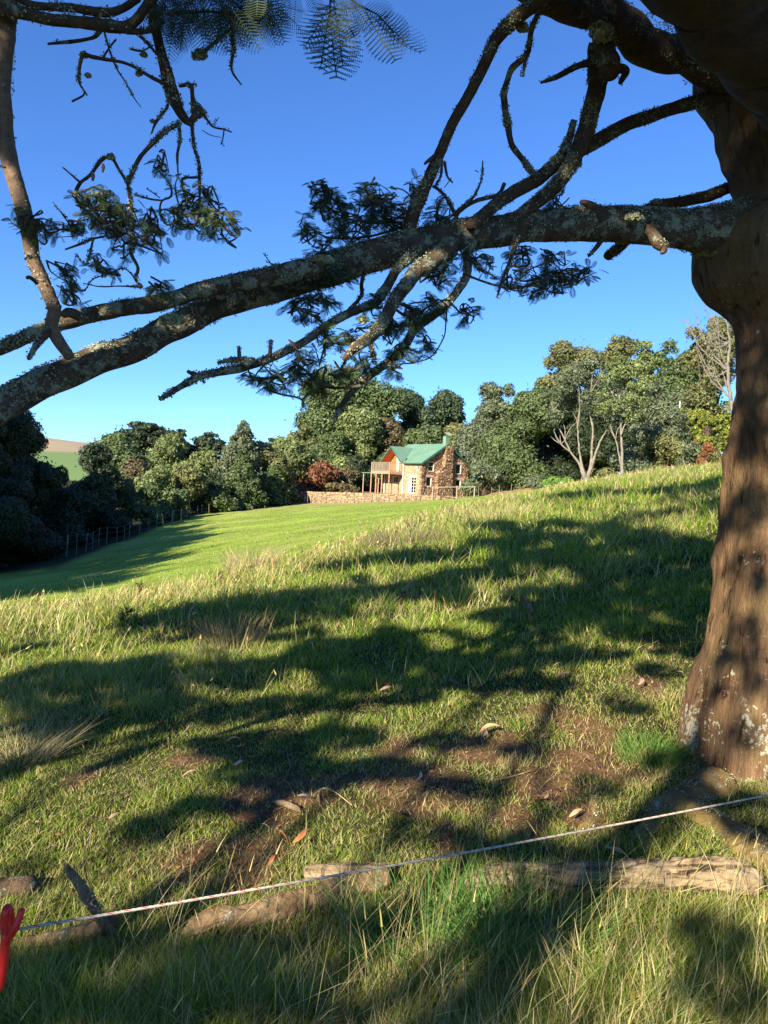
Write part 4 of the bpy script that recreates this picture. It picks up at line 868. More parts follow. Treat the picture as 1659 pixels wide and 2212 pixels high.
# left hand limb that comes down from above
ltv = [(60, -700, 60), (45, -400, 50), (30, -160, 44), (22, -60, 42), (18, 15, 40), (8, 150, 36), (8, 250, 33), (19, 335, 34), (33, 394, 34), (48, 446, 34), (63, 502, 32), (71, 558, 30), (86, 595, 30), (106, 640, 28), (117, 670, 28), (110, 702, 27), (126, 737, 26), (150, 772, 22)]
limb(ltv, 2.55, 2.95, simple('brown_limb_bark', (.10, .065, .045), (.22, .15, .10), 30, .9, .9, .01), .12)
limb([(112, 700, 18), (98, 722, 17), (80, 745, 15), (62, 776, 9)], 2.92, 2.85, BARKL, .5)
limb([(80, 612, 9), (66, 600, 9), (58, 600, 8)], 2.8, 2.75); limb([(70, 556, 6), (60, 552, 5), (54, 560, 4)], 2.8, 2.75); limb([(12, 362, 5), (-2, 358, 5)], 2.7, 2.7)
limb([(180, 690, 20), (160, 678, 22), (146, 676, 20), (138, 682, 14)], 2.8, 2.74, BARKL, .5)
# boughs in the top left corner, out of the sun
limb([(-420, -140, 12), (-230, -60, 20), (-60, 0, 26), (-10, 20, 26), (52, 27, 26), (112, 42, 24), (167, 49, 24), (238, 56, 26), (270, 58, 22), (300, 38, 20), (340, -20, 22)], 2.6, 2.75, BARK, .2)
limb([(30, -8, 14), (70, 12, 16), (150, 18, 18), (223, 28, 20), (262, 20, 16), (300, -4, 16)], 2.7, 2.8, BARK, .5)
limb([(238, 58, 14), (283, 68, 13), (330, 62, 14), (350, 45, 14)], 2.7, 2.8, BARK, .3)
HB_ = [(340, -600, 40), (310, -300, 30), (318, -60, 22), (327, 0, 22), (335, 56, 21), (346, 112, 20), (358, 156, 26), (374, 205, 28), (388, 238, 22), (402, 258, 18), (416, 268, 13)]
limb(HB_, 2.8, 2.9, BARK, .8)
TW = [[(384, 268, 10), (357, 283, 10), (327, 312, 10), (301, 342, 9), (281, 385, 9), (275, 396, 8)], [(275, 392, 8), (283, 439, 8), (286, 484, 7), (283, 521, 8), (284, 550, 8), (298, 580, 7), (292, 603, 6), (308, 620, 5)],
 [(275, 396, 6), (257, 365, 6), (240, 340, 8), (219, 346, 9), (197, 376, 8), (171, 398, 9), (164, 424, 10), (179, 450, 8), (201, 465, 6)], [(171, 392, 6), (154, 377, 4), (135, 361, 3)],
 [(223, 60, 5), (238, 112, 4), (253, 149, 4), (272, 179, 3), (290, 212, 3), (305, 232, 2)], [(222, 60, 8), (210, 76, 8), (193, 84, 7), (149, 91, 8), (104, 95, 5)],
 [(362, 184, 9), (327, 167, 8), (290, 145, 7), (260, 134, 7), (223, 128, 9), (197, 123, 11), (179, 119, 8), (171, 149, 7), (171, 179, 6), (182, 203, 4), (156, 219, 5)], [(182, 196, 3), (188, 206, 3)], [(223, 124, 5), (236, 104, 4), (250, 86, 4)],
 [(385, 262, 8), (389, 298, 7), (383, 335, 6), (385, 383, 3)], [(414, 262, 8), (420, 320, 7), (430, 353, 8), (431, 394, 7), (432, 442, 4)], [(430, 383, 6), (394, 387, 5), (398, 417, 5), (405, 446, 4)],
 [(388, 186, 7), (411, 184, 9), (417, 219, 10), (428, 238, 18), (414, 262, 14)], [(405, 186, 6), (424, 181, 4)], [(435, 238, 5), (458, 272, 5), (484, 279, 4), (500, 286, 2)], [(484, 280, 3), (482, 295, 3), (478, 312, 2)], [(436, 281, 1.5), (455, 292, 2), (478, 297, 1.5)], [(463, 268, 1.5), (473, 253, 1.2)],
 [(361, 208, 5), (361, 231, 6), (339, 260, 7), (327, 288, 3)], [(428, 458, 3), (391, 472, 4), (361, 486, 4), (346, 458, 4), (350, 434, 4), (370, 424, 5), (367, 398, 4), (343, 368, 3), (346, 342, 2)], [(350, 433, 4), (324, 430, 4), (290, 420, 3)], [(345, 427, 2.5), (318, 408, 2)],
 [(306, 620, 5), (260, 618, 3), (216, 619, 3), (180, 612, 2)], [(294, 603, 4), (268, 580, 3), (238, 591, 3), (201, 603, 3), (179, 629, 3), (149, 608, 2)], [(225, 511, 4), (200, 516, 5), (179, 525, 6), (141, 539, 4)], [(201, 518, 4), (194, 548, 5), (184, 572, 4), (162, 548, 2)],
 [(190, 474, 4), (149, 480, 3), (145, 495, 4), (125, 496, 3), (89, 495, 2), (30, 480, 1.5)], [(145, 470, 3), (128, 455, 2), (114, 436, 1.5)], [(280, 60, 8), (310, 85, 7), (340, 118, 6)], [(280, 105, 5), (305, 110, 4), (330, 98, 4)], [(502, 60, 7), (504, 110, 8), (500, 150, 6), (521, 183, 3)], [(500, 60, 8), (470, 85, 8), (440, 112, 9), (430, 118, 16), (415, 122, 8)], [(360, 30, 6), (440, 25, 6), (520, 30, 6), (590, 10, 4)]]
for k, t in enumerate(TW): limb(t, 2.85, 2.85+.1*((k % 3)-1), BARKL if k % 2 else BARK, .9, 'twig', .22, 6, .012, lsize=.006)
# hanging bark tatters
for a, b in ((222, 360), (200, 378)):
    limb([(a, b-6, 5), (a+1, b+2, 8), (a, b+12, 4)], 2.85, 2.85, simple('dry_bark_tatter', (.20, .10, .06), (.3, .17, .1), 40), 0, 'bark_tatter', .5, 6, .01)
# sub-branches below the main bough
B1 = [(975, 535, 46), (961, 545, 42), (904, 583, 33), (875, 621, 30), (846, 655, 28), (822, 703, 24), (789, 737, 23), (755, 761, 18), (741, 775, 9)]; limb(B1, 3.62, 3.25, BARKL, .8)
B2 = [(900, 540, 26), (885, 556, 22), (856, 583, 20), (832, 626, 22), (808, 655, 19), (760, 674, 18), (707, 703, 18), (659, 737, 17), (606, 765, 17), (568, 780, 18), (520, 795, 19), (480, 803, 17), (435, 812, 16), (400, 830, 15), (345, 862, 10)]; limb(B2, 3.6, 3.3, BARKL, .75)
for t in ([(583, 772, 9), (584, 750, 8), (585, 735, 9)], [(540, 788, 12), (520, 775, 9), (516, 748, 7)], [(550, 780, 14), (510, 778, 13), (470, 784, 6)], [(440, 812, 10), (418, 808, 10), (405, 802, 7)], [(436, 815, 6), (440, 826, 5)]): limb(t, 3.35, 3.32, BARKL, .6, 'twig', .2, 7, .012)
B3 = [(1020, 520, 22), (1009, 545, 20), (1007, 597, 18), (971, 650, 18), (947, 674, 18), (899, 708, 18), (875, 746, 18), (837, 785, 17), (798, 813, 17), (755, 852, 13), (732, 885, 10), (720, 915, 7)]; limb(B3, 3.7, 3.5, BARKL, .55)
TW2 = [[(966, 660, 4), (963, 700, 3.5), (958, 730, 3), (932, 770, 3), (899, 782, 2)], [(862, 654, 9), (889, 668, 9), (899, 690, 7), (905, 705, 6)], [(790, 580, 10), (781, 612, 9), (779, 641, 9), (741, 684, 8)], [(630, 780, 5), (660, 800, 5), (693, 832, 7), (740, 838, 6), (779, 834, 6)],
 [(568, 837, 3), (600, 850, 4), (640, 858, 4), (654, 866, 4), (655, 880, 6)], [(654, 862, 4), (672, 846, 5), (700, 838, 6)], [(1118, 515, 11), (1100, 569, 8), (1086, 602, 7), (1074, 642, 4)], [(1000, 590, 6), (1030, 603, 5), (1076, 617, 5), (1124, 621, 5), (1196, 597, 4), (1260, 583, 2.5)],
 [(1100, 575, 3), (1145, 576, 2), (1175, 578, 2)], [(700, 700, 6), (672, 680, 4), (640, 668, 3)], [(700, 700, 6), (702, 740, 5), (690, 790, 4)], [(760, 760, 6), (740, 790, 6), (735, 815, 8)], [(800, 740, 10), (805, 765, 12), (810, 775, 8)], [(975, 655, 4), (1000, 678, 3), (1030, 668, 3)], [(700, 586, 4), (720, 600, 3), (740, 620, 3)],
 [(600, 590, 3), (582, 565, 2.5), (570, 547, 2)], [(596, 572, 2), (575, 566, 1.5)], [(1130, 590, 3), (1160, 575, 3), (1210, 560, 2)], [(1010, 560, 5), (1040, 580, 3), (1070, 600, 3)], [(870, 750, 4), (905, 760, 3), (930, 745, 2)], [(640, 790, 5), (600, 815, 4), (575, 830, 3)], [(590, 770, 4), (560, 800, 4), (548, 818, 3)]]
for k, t in enumerate(TW2): limb(t, 3.5+.02*(k % 5), 3.5+.15*((k % 3)-1), BARK, .5, 'twig', .2, 6, .014)
# branches above the main bough
B4 = [(1195, -60, 34), (1165, -5, 31), (1120, 35, 31), (1075, 80, 27), (1050, 130, 24), (1020, 190, 24), (985, 250, 22), (960, 305, 22), (937, 365, 24), (908, 425, 28), (890, 470, 30), (878, 520, 30)]; limb(B4, 3.3, 3.75, BARK, .55)
limb([(940, 335, 9), (926, 346, 8), (917, 354, 5)], 3.6, 3.55); limb([(960, 350, 7), (966, 380, 5), (978, 395, 3)], 3.6, 3.6, BARK, .5, 'twig')
B5 = [(1291, 100, 40), (1293, 150, 42), (1287, 191, 38), (1272, 260, 37), (1258, 300, 36), (1222, 375, 30), (1168, 430, 28), (1118, 472, 26), (1100, 495, 24)]; limb(B5, 3.75, 3.85, BARK, .75)
limb([(1240, 260, 14), (1225, 310, 18), (1195, 350, 16), (1150, 395, 12)], 3.82, 3.86, BARKL, .9)
B5b = [(1283, 5, 34), (1290, 40, 38), (1298, 75, 42), (1308, 111, 44), (1316, 135, 46), (1318, 155, 40)]; limb(B5b, 3.55, 3.5, BARK, .1, 'branch', .10); 
B6 = [(1560, 205, 36), (1503, 219, 28), (1427, 243, 26), (1357, 267, 28), (1288, 305, 30), (1236, 333, 30), (1166, 382, 29), (1097, 424, 28), (1050, 462, 26), (1015, 490, 26)]; limb(B6, 4.1, 3.75, BARK, .3)
B7 = [(1640, 385, 30), (1581, 403, 24), (1531, 424, 24), (1479, 434, 23), (1420, 444, 23), (1385, 460, 20), (1362, 500, 24), (1340, 532, 23), (1313, 554, 20)]; limb(B7, 4.5, 4.35, BARK, .35)
limb([(1310, 500, 12), (1300, 518, 11), (1286, 536, 10), (1272, 552, 7)], 4.0, 3.95, BARK, .2)
limb([(1402, 490, 22), (1412, 508, 22), (1422, 525, 26), (1434, 538, 16), (1428, 548, 6)], 3.85, 3.8, BARK, .2, rough=.25)
limb([(1300, 475, 40), (1288, 455, 28), (1276, 442, 18), (1257, 434, 11)], 3.95, 3.9, BARK, .2, rough=.2)
limb([(1330, 146, 22), (1352, 152, 17), (1340, 180, 10)], 3.6, 3.6, BARK, .1)
limb([(1278, 135, 18), (1256, 140, 14), (1236, 148, 13), (1200, 167, 11), (1168, 179, 5)], 3.75, 3.7, BARK, .4)
B8 = [(1100, -60, 40), (1150, -14, 44), (1218, 12, 58), (1300, 30, 74), (1375, 72, 80), (1444, 108, 78), (1514, 140, 80), (1583, 158, 88), (1670, 165, 110), (1740, 175, 150)]; limb(B8, 3.35, 4.2, BARK, .25, 'bough', .10)
B9 = [(1172, 10, 10), (1149, 62, 12), (1139, 115, 11), (1107, 146, 14), (1095, 176, 12), (1088, 210, 13), (1097, 270, 15), (1105, 312, 13), (1131, 347, 12), (1155, 380, 12)]; limb(B9, 3.5, 3.8, BARKL, .8, rough=.2)
limb([(1136, 112, 9), (1133, 140, 8), (1130, 165, 5)], 3.55, 3.55, BARKL, .8, 'twig', .2)
for t in ([(1043, 348, 3), (1040, 387, 4), (1023, 425, 6), (995, 449, 6), (961, 480, 4)], [(1034, 372, 2), (1026, 368, 2)], [(1090, 396, 9), (1076, 420, 9), (1028, 434, 9), (990, 459, 10), (985, 480, 9)], [(935, 402, 7), (950, 412, 7), (966, 430, 8), (982, 460, 9)], [(955, 345, 6), (952, 380, 6), (940, 402, 5)],
          [(1255, 300, 9), (1256, 330, 6), (1254, 360, 4)], [(1208, 395, 9), (1216, 410, 7), (1212, 422, 5)], [(960, 405, 2), (975, 385, 2)], [(905, 470, 5), (850, 470, 4), (800, 450, 3)], [(880, 455, 6), (840, 480, 5), (790, 480, 4), (730, 470, 3)], [(870, 490, 6), (800, 510, 5), (720, 515, 4), (680, 500, 2.5)], [(720, 470, 2.5), (700, 440, 2.5), (690, 420, 2)], [(893, 430, 4), (870, 410, 3), (840, 405, 2)], [(905, 420, 4), (918, 395, 3), (925, 375, 2)]):
    limb(t, 3.8, 3.8, BARK, .7, 'twig', .2, 6, .014)
# great limb leaning overhead at the top right, bark darkened to stand for shade
BIG = [(1800, 130, 330), (1700, 20, 330), (1590, -110, 330), (1450, -290, 330), (1300, -500, 320)]; limb(BIG, 3.4, 2.5, simple('shaded_bark', (.03, .02, .014), (.07, .05, .035), 14, .95, 1, .03), 0, 'bough', .08, 60, .03)
# lichen cushions
def cushion(px, py, rpx, D, n=500, flat=1):
    r = np.random.default_rng(px+py); c = P(px, py, D)-tb; R = rpx*D/F; q = r.normal(size=(n, 3)); q /= np.linalg.norm(q, axis=1)[:, None]; pos = c+q*R*r.uniform(.5, 1.05, (n, 1))*(1+.3*vnoise(q, .5, 3)[:, None])*np.array([1, .7, .7*flat]); nn = q+.8*r.normal(size=(n, 3)); nn /= np.linalg.norm(nn, axis=1)[:, None]
    a = np.cross(nn, r.normal(size=(n, 3))); a /= np.linalg.norm(a, axis=1)[:, None]; b = np.cross(nn, a); s = min(.014, R*.30)*r.uniform(.5, 1.3, (n, 1)); V = np.stack([pos-a*s, pos-b*s*.8, pos+a*s, pos+b*s*.8], 1).reshape(-1, 3)
    C = np.array((.40, .42, .27))*r.uniform(.5, 1.25, (n, 1)); build('lichen', V, np.arange(4*n).reshape(-1, 4), LICH, wattle, False, np.repeat(C, 4, 0))
for a in ((1302, 72, 26, 3.46), (1290, 62, 16, 3.46), (1598, 140, 34, 3.95, 900), (1565, 128, 22, 3.95), (1635, 145, 26, 3.98), (1610, 165, 22, 3.93), (1480, 110, 16, 3.8), (1130, 60, 13, 3.45), (428, 240, 15, 2.88, 500), (182, 119, 9, 2.85), (190, 163, 7, 2.85), (420, 225, 9, 2.88), (311, 118, 8, 2.85), (434, 118, 14, 2.85), (240, 339, 9, 2.85), (330, 262, 6, 2.85),
          (372, 690, 24, 3.05, 500, .5), (1370, 470, 20, 3.8, 500, .4), (700, 560, 20, 3.35, 400, .4), (880, 620, 10, 3.4), (785, 690, 12, 3.35), (300, 160, 7, 2.85), (164, 420, 8, 2.85), (1420, 435, 11, 4.28, 300, .5)): cushion(*a)
# buttress roots
ROOTM = barkmat('root_bark', (.09, .06, .025), (.27, .19, .07), (.6, .6, .5), .16, 9, 14)
def root(path, sink, rough=.22):
    pts, rr = [], []
    for a, b, w_ in path: p = G(a, b); k = w_/F*p[1]/2; pts.append(p-tb-np.array([0, 0, k*sink])); rr.append(k)
    v, q_ = tube(pts, rr, 26, .02, rough, .12, int(path[0][0]), wob=.02); o = bt('root', v, q_, ROOTM, wattle, smoothed=True); lichen_on(pts, rr, .16, 44, .006, o)
root([(1560, 1690, 120), (1470, 1730, 84), (1420, 1752, 64), (1392, 1800, 44), (1372, 1825, 24)], .5); root([(1480, 1735, 70), (1540, 1775, 84), (1600, 1815, 100), (1680, 1860, 110), (1760, 1890, 90)], .45)
root([(1282, 1722, 18), (1288, 1755, 22), (1270, 1790, 34), (1250, 1810, 18)], .3, .3)

# ---------------------------------------------------------------- wattle foliage
WLEAF = leafmat('wattle_leaf', .22, .6, .25)
LG = [(.05, .09, .05), (.07, .12, .06), (.09, .145, .065), (.06, .11, .08)]
def frond_bank():
    """one feathery leaf: stem plus paired narrow pinnae (unit length, along +x, drooping)"""
    V, Q = [], []; n = 0; K = 11
    def strip(a, b, wv, droop):
        nonlocal n
        m_ = (a+b)/2+np.array([0, 0, droop]); V.extend([a-wv*.35, a+wv*.35, m_+wv, m_-wv, b+wv*.15+np.array([0, 0, -droop]), b-wv*.15+np.array([0, 0, -droop])]); Q.extend([(n, n+1, n+2, n+3), (n+3, n+2, n+4, n+5)]); n += 6
    ax = lambda t: np.array([t, 0, -.28*t*t])
    strip(ax(0), ax(.5), np.array([0, .012, 0]), .01); strip(ax(.5), ax(1), np.array([0, .010, 0]), .01)
    for k in range(K):
        t = .16+.82*k/(K-1); L = .34*math.sin(math.pi*(.12+.80*k/(K-1)))**.7
        for s in (-1, 1):
            a = ax(t); b = a+np.array([L*.45, s*L*.95, -L*.22]); strip(a, b, np.array([.030, -s*.012, 0]), .015)
    return np.array(V), np.array(Q)
FV, FQ = frond_bank()
def frond_fine():
    V, Q = [], []; n = 0; ax = lambda t: np.array([t, 0, -.22*t*t])
    def quad(a, b, wv):
        nonlocal n
        V.extend([a-wv, a+wv, b+wv*.6, b-wv*.6]); Q.append((n, n+1, n+2, n+3)); n += 4
    for k in range(6): quad(ax(k/6), ax((k+1)/6), np.array([0, .010, 0]))
    K = 12
    for k in range(K):
        t = .12+.86*k/(K-1); L = .36*math.sin(math.pi*(.14+.80*k/(K-1)))**.7
        for s in (-1, 1):
            a = ax(t); d = np.array([.42, s*.9, -.2]); d /= np.linalg.norm(d); b = a+d*L; quad(a, b, np.array([.005, 0, 0])); m_ = max(4, int(L*46))
            pr = np.array([-d[1], d[0], 0])
            for j in range(m_):
                tj = (j+.7)/m_; c = a+d*L*tj+np.array([.05, 0, -.35])*L*tj*tj; l = .017*(1-.4*j/m_)
                for s2 in (-1, 1): quad(c, c+(pr*s2*.95+d*.3)*l, d*.0080)
    return np.array(V), np.array(Q)
FFV, FFQ = frond_fine()
def place_fronds(pos, dirs, L, bank, roll, r, pal=LG):
    BV, BQ = bank; n = len(pos); x = dirs/np.linalg.norm(dirs, axis=1)[:, None]; upv = np.array([0, 0, 1.0])+.35*roll; y = np.cross(upv, x); y /= np.linalg.norm(y, axis=1)[:, None]+1e-9; z = np.cross(x, y)
    V = pos[:, None]+L[:, None, None]*(BV[None, :, 0:1]*x[:, None]+BV[None, :, 1:2]*y[:, None]+BV[None, :, 2:3]*z[:, None])
    Q = BQ[None]+(np.arange(n)*len(BV))[:, None, None]; C = np.array(pal)[r.choice(len(pal), n)]*r.uniform(.7, 1.3, (n, 1)); return V.reshape(-1, 3), Q.reshape(-1, 4), np.repeat(C, len(BV), 0)
TWM = simple('twig_bark', (.05, .04, .03), (.1, .08, .06), 20)
def spray(px, py, rx, ry, D, n, seed, Lm=.075, pal=LG, bank=None, name='foliage'):
    r = np.random.default_rng(seed); c = P(px, py, D)-tb; R = np.array([rx/F*D, .10+.5*(rx+ry)/2/F*D, ry/F*D])*1.15; n = int(n*2.3); Lm = Lm*.62; m_ = max(3, n//9); V, Q, k = [], [], 0; pos, dr_ = [], []
    hub = c+np.array([.3*R[0]*r.normal(), .2*R[1]*r.normal(), .1*R[2]])
    hubs = [c+r.normal(size=3)*R*.42 for _ in range(5)]
    for h_ in hubs: v, q_ = tube([c, (c+h_)/2+r.normal(size=3)*.01, h_], [.005, .004, .003], 4, .04, 0); V.append(v); Q.append(q_+k); k += len(v)
    for _ in range(m_):
        hub = hubs[_ % 5]; e = r.normal(size=3); e /= np.linalg.norm(e); e = c+e*R*r.uniform(.45, 1)
        mid_ = (hub+e)/2+r.normal(size=3)*.02; v, q_ = tube([hub, mid_, e], [.004, .003, .0015], 4, .04, 0); V.append(v); Q.append(q_+k); k += len(v)
        dd_ = (e-hub)/(np.linalg.norm(e-hub)+1e-6)
        for j in range(max(1, n//m_)):
            t = r.uniform(.35, 1.02); pos.append(hub+(e-hub)*t+r.normal(size=3)*.006); dv = dd_*.5+r.normal(size=3)*np.array([.8, .6, .28])+np.array([0, 0, -.12]); dr_.append(dv)
    pos = np.array(pos); dr_ = np.array(dr_); L = Lm*r.uniform(.6, 1.3, len(pos)); v, q_, c_ = place_fronds(pos, dr_, L, bank or (FV, FQ), r.normal(size=(len(pos), 3)), r, pal)
    o = build(name, v, q_, WLEAF, wattle, False, c_); bt('twigs', np.vstack(V), np.vstack(Q), TWM, o); return o
LL = [(.08, .13, .08), (.11, .17, .09), (.17, .21, .07), (.07, .12, .09)]
SP = [(235, 468, 60, 40, 2.85, 70), (190, 445, 40, 30, 2.85, 34), (215, 425, 45, 18, 2.85, 26), (270, 480, 45, 35, 2.85, 44), (325, 478, 30, 22, 2.85, 30), (405, 435, 30, 34, 2.88, 40), (440, 470, 45, 26, 2.88, 60), (480, 485, 34, 26, 2.9, 40), (445, 425, 22, 26, 2.88, 18), (385, 470, 26, 18, 2.88, 24), (50, 480, 34, 16, 2.8, 16), (98, 498, 26, 30, 2.84, 30), (70, 470, 34, 10, 2.84, 14), (270, 525, 45, 24, 2.85, 34), (320, 520, 26, 28, 2.85, 24), (146, 590, 18, 44, 2.85, 34), (148, 640, 18, 24, 2.85, 20), (215, 570, 34, 24, 2.85, 30), (345, 620, 24, 18, 2.85, 22), (165, 495, 26, 14, 2.85, 16), (350, 355, 12, 20, 2.85, 9)]
SP2 = [(712, 430, 42, 28, 3.75, 44), (741, 468, 50, 30, 3.75, 60), (813, 425, 52, 36, 3.75, 70), (846, 473, 62, 36, 3.75, 90), (895, 420, 26, 34, 3.78, 24), (945, 463, 30, 24, 3.78, 34), (660, 500, 28, 34, 3.6, 30), (693, 545, 46, 22, 3.55, 34), (770, 500, 56, 22, 3.7, 56), (700, 400, 30, 10, 3.75, 9), (800, 400, 38, 12, 3.75, 14), (735, 600, 50, 26, 3.55, 44), (640, 655, 42, 26, 3.5, 34), (693, 641, 44, 32, 3.5, 44), (675, 680, 36, 20, 3.5, 20),
 (955, 595, 50, 32, 3.65, 56), (1028, 559, 50, 30, 3.65, 40), (885, 689, 62, 34, 3.5, 70), (940, 650, 34, 24, 3.55, 26), (1005, 672, 32, 14, 3.55, 20), (837, 720, 50, 28, 3.5, 46), (755, 737, 46, 30, 3.45, 34), (659, 789, 44, 34, 3.4, 46), (600, 812, 50, 28, 3.35, 40), (560, 825, 34, 20, 3.35, 22), (693, 828, 42, 32, 3.4, 40), (745, 800, 40, 30, 3.45, 34), (790, 785, 36, 26, 3.45, 30), (865, 765, 44, 28, 3.5, 44), (846, 800, 26, 12, 3.5, 12), (925, 745, 24, 16, 3.5, 14), (700, 740, 34, 22, 3.45, 26),
 (1095, 600, 34, 20, 3.7, 24), (1148, 605, 46, 26, 3.7, 44), (1205, 590, 44, 28, 3.72, 50), (1196, 550, 34, 24, 3.72, 28), (1255, 590, 32, 26, 3.72, 30), (1230, 615, 24, 14, 3.72, 14), (1130, 545, 40, 20, 3.72, 24), (1196, 440, 22, 18, 3.9, 16), (1165, 625, 30, 12, 3.7, 10), (810, 655, 30, 22, 3.5, 20)]
for k, a in enumerate(SP): spray(*a, 100+k, .062, LL)
for k, a in enumerate(SP2): spray(*a, 200+k, .078, LG)
# feathery leaves hanging close by at the top
def big_leaf(px, py, ex, ey, D, seed):
    r = np.random.default_rng(seed); a, b = P(px, py, D), P(ex, ey, D+r.uniform(-.06, .06)); d = (b-a)[None]; L = np.array([np.linalg.norm(b-a)*1.05]); c = a-tb
    x = d[0]/np.linalg.norm(d[0]); y = np.cross(np.array([0, 1.0, 0])+.25*r.normal(size=3), x); y /= np.linalg.norm(y); z = np.cross(x, y); V = c+L[0]*(FFV[:, 0:1]*x+FFV[:, 1:2]*y+FFV[:, 2:3]*z)
    build('leaf', V, FFQ, WLEAF, wattle, False, np.tile(np.array([(.03, .05, .03)])*r.uniform(.8, 1.2), (len(V), 1)))  # leaf colour darkened so they read as silhouettes against the sky
for k, a in enumerate([(712, -10, 718, 175, 2.3), (716, 0, 668, 100, 2.3), (716, 0, 690, 150, 2.32), (720, 0, 745, 150, 2.32), (722, 0, 772, 95, 2.3), (790, 25, 850, 140, 2.3), (760, 5, 800, 60, 2.35), (800, 30, 888, 130, 2.3), (812, 30, 880, 95, 2.3), (780, 10, 840, 50, 2.3), (620, -20, 610, 45, 2.3), (640, -20, 636, 40, 2.3), (660, -20, 690, 30, 2.3), (735, -10, 760, 40, 2.3)]): big_leaf(*a, 40+k)
limb([(700, -60, 5), (712, -10, 4), (718, 5, 3)], 2.3, 2.3, BARK, 0, 'twig'); limb([(720, -40, 5), (770, 8, 4), (815, 32, 3), (850, 70, 2)], 2.3, 2.3, BARK, 0, 'twig')
r = np.random.default_rng(77); pos, dv = [], []
for k in range(150):
    a = r.uniform(330, 600); b = r.uniform(-40, 40) if a < 560 else r.uniform(-30, 25); p = P(a, b, r.uniform(2.55, 2.95)); pos.append(p-tb); dv.append(np.array([r.normal()*.7, r.normal()*.5, -.5+r.normal()*.35]))
v, q_, c_ = place_fronds(np.array(pos), np.array(dv), r.uniform(.09, .16, len(pos)), (FFV, FFQ), r.normal(size=(len(pos), 3))*2, r, [(.03, .05, .025), (.04, .065, .03)])
build('foliage', v, q_, WLEAF, wattle, False, c_)
# ---------------------------------------------------------------- crown and roadside tree above and behind the camera: unseen, leaves shaped to throw the wanted shade
SH_D = -to_sun      # direction the sunlight travels
CANO = leafmat('canopy_leaf', .2, .6, .2)
SHADE = [ # picture x, y, half width, half height of the patch of ground in shade, leaf cover
  (260, 1520, 300, 70, .6), (900, 1430, 360, 60, .9), (1280, 1330, 280, 70, 1), (1250, 1190, 320, 70, 1), (560, 1340, 260, 34, .8), (950, 1250, 300, 34, .75), (1500, 1090, 150, 52, 1), (1430, 1060, 120, 30, 1), (1330, 1075, 90, 22, 1), (1500, 1200, 150, 50, 1), (1350, 1150, 160, 34, 1), (1500, 1330, 110, 40, 1), (1180, 1090, 110, 9, .9), (1330, 1240, 140, 20, .95), (1060, 1140, 130, 9, .9), (1130, 1215, 150, 14, .95), (950, 1265, 150, 9, .8), (1350, 1110, 110, 34, 1), (1420, 1180, 190, 34, .95), (1220, 1135, 90, 14, .9), (1080, 1180, 150, 14, .95), (1250, 1200, 120, 20, .9), (900, 1205, 150, 12, .95), (760, 1225, 110, 8, .95), (1480, 1270, 130, 40, 1), (1250, 1290, 130, 22, .85), (1050, 1240, 120, 12, .75), (1100, 1330, 120, 14, .7),
 (640, 1300, 150, 14, .95), (460, 1318, 140, 14, .95), (330, 1345, 80, 14, .9), (820, 1290, 150, 18, .85), (560, 1350, 170, 12, .7), (980, 1290, 80, 14, .6), (750, 1420, 200, 28, .9), (1000, 1440, 150, 18, .8), (1250, 1420, 160, 12, .85), (1400, 1370, 120, 28, .95), (520, 1460, 150, 26, .85), (300, 1450, 160, 18, .8), (90, 1480, 130, 28, .85), (80, 1400, 70, 6, .7),
 (420, 1540, 190, 20, .8), (150, 1560, 120, 24, .85), (650, 1520, 120, 16, .75), (880, 1510, 110, 12, .8), (1150, 1480, 130, 9, .75), (1420, 1450, 60, 12, .6), (40, 1660, 60, 30, .75), (1360, 1530, 70, 20, .5),
 (560, 1610, 170, 30, .95), (750, 1590, 100, 24, .85), (640, 1680, 190, 36, .97), (840, 1660, 120, 28, .9), (980, 1600, 90, 16, .8), (460, 1740, 120, 16, .9), (330, 1790, 80, 10, .6), (1000, 1700, 100, 16, .6), (1120, 1620, 80, 12, .5), (1290, 1700, 50, 14, .4),
 (1140, 1840, 180, 22, .7), (950, 1800, 120, 12, .5), (1560, 1730, 110, 22, .9), (1640, 1800, 90, 40, .9), (1340, 1830, 70, 14, .5), (60, 1880, 50, 16, .4), (1450, 1650, 60, 25, .6),
 (250, 2060, 260, 50, .7), (560, 2060, 170, 50, .75), (100, 2150, 190, 80, .8), (420, 2170, 240, 60, .8), (730, 2150, 150, 50, .8), (800, 1990, 150, 24, .6), (1180, 2010, 120, 10, .5), (1540, 2010, 110, 14, .6), (1600, 2130, 90, 40, .7), (1000, 2180, 80, 30, .35), (1250, 2200, 90, 20, .4)]
TRUNKSH = [ # patches of shade on the trunk: picture point, half sizes
 (1600, 1050, 60, 60, .9), (1600, 1180, 60, 40, .5), (1560, 1400, 40, 30, .9), (1610, 1360, 40, 50, .9), (1540, 1480, 30, 22, .7), (1630, 1450, 30, 60, .7), (1600, 1600, 45, 40, .6), (1620, 900, 60, 70, .9), (1640, 760, 70, 90, .95), (1600, 640, 90, 80, .95), (1620, 500, 70, 90, .9), (1610, 350, 60, 90, .9), (1600, 230, 80, 70, .9), (1640, 1250, 26, 30, .7), (1500, 1640, 34, 40, .5)]+[(a, b, 110, 75, .85) for a in (700, 900, 1100, 1300, 1480) for b in (30, 160, 290, 420)]+[(1350, 490, 90, 50, .95), (1180, 490, 90, 50, .9), (1000, 505, 90, 50, .85), (830, 550, 80, 50, .75), (880, 640, 100, 60, .6), (700, 600, 60, 50, .5), (1450, 60, 160, 120, .95), (200, 20, 200, 50, .9), (400, 60, 120, 90, .9), (360, 220, 60, 60, .85), (470, 690, 70, 30, .4), (20, 120, 40, 120, .8), (700, 800, 120, 50, .5), (1150, 600, 120, 50, .7)]
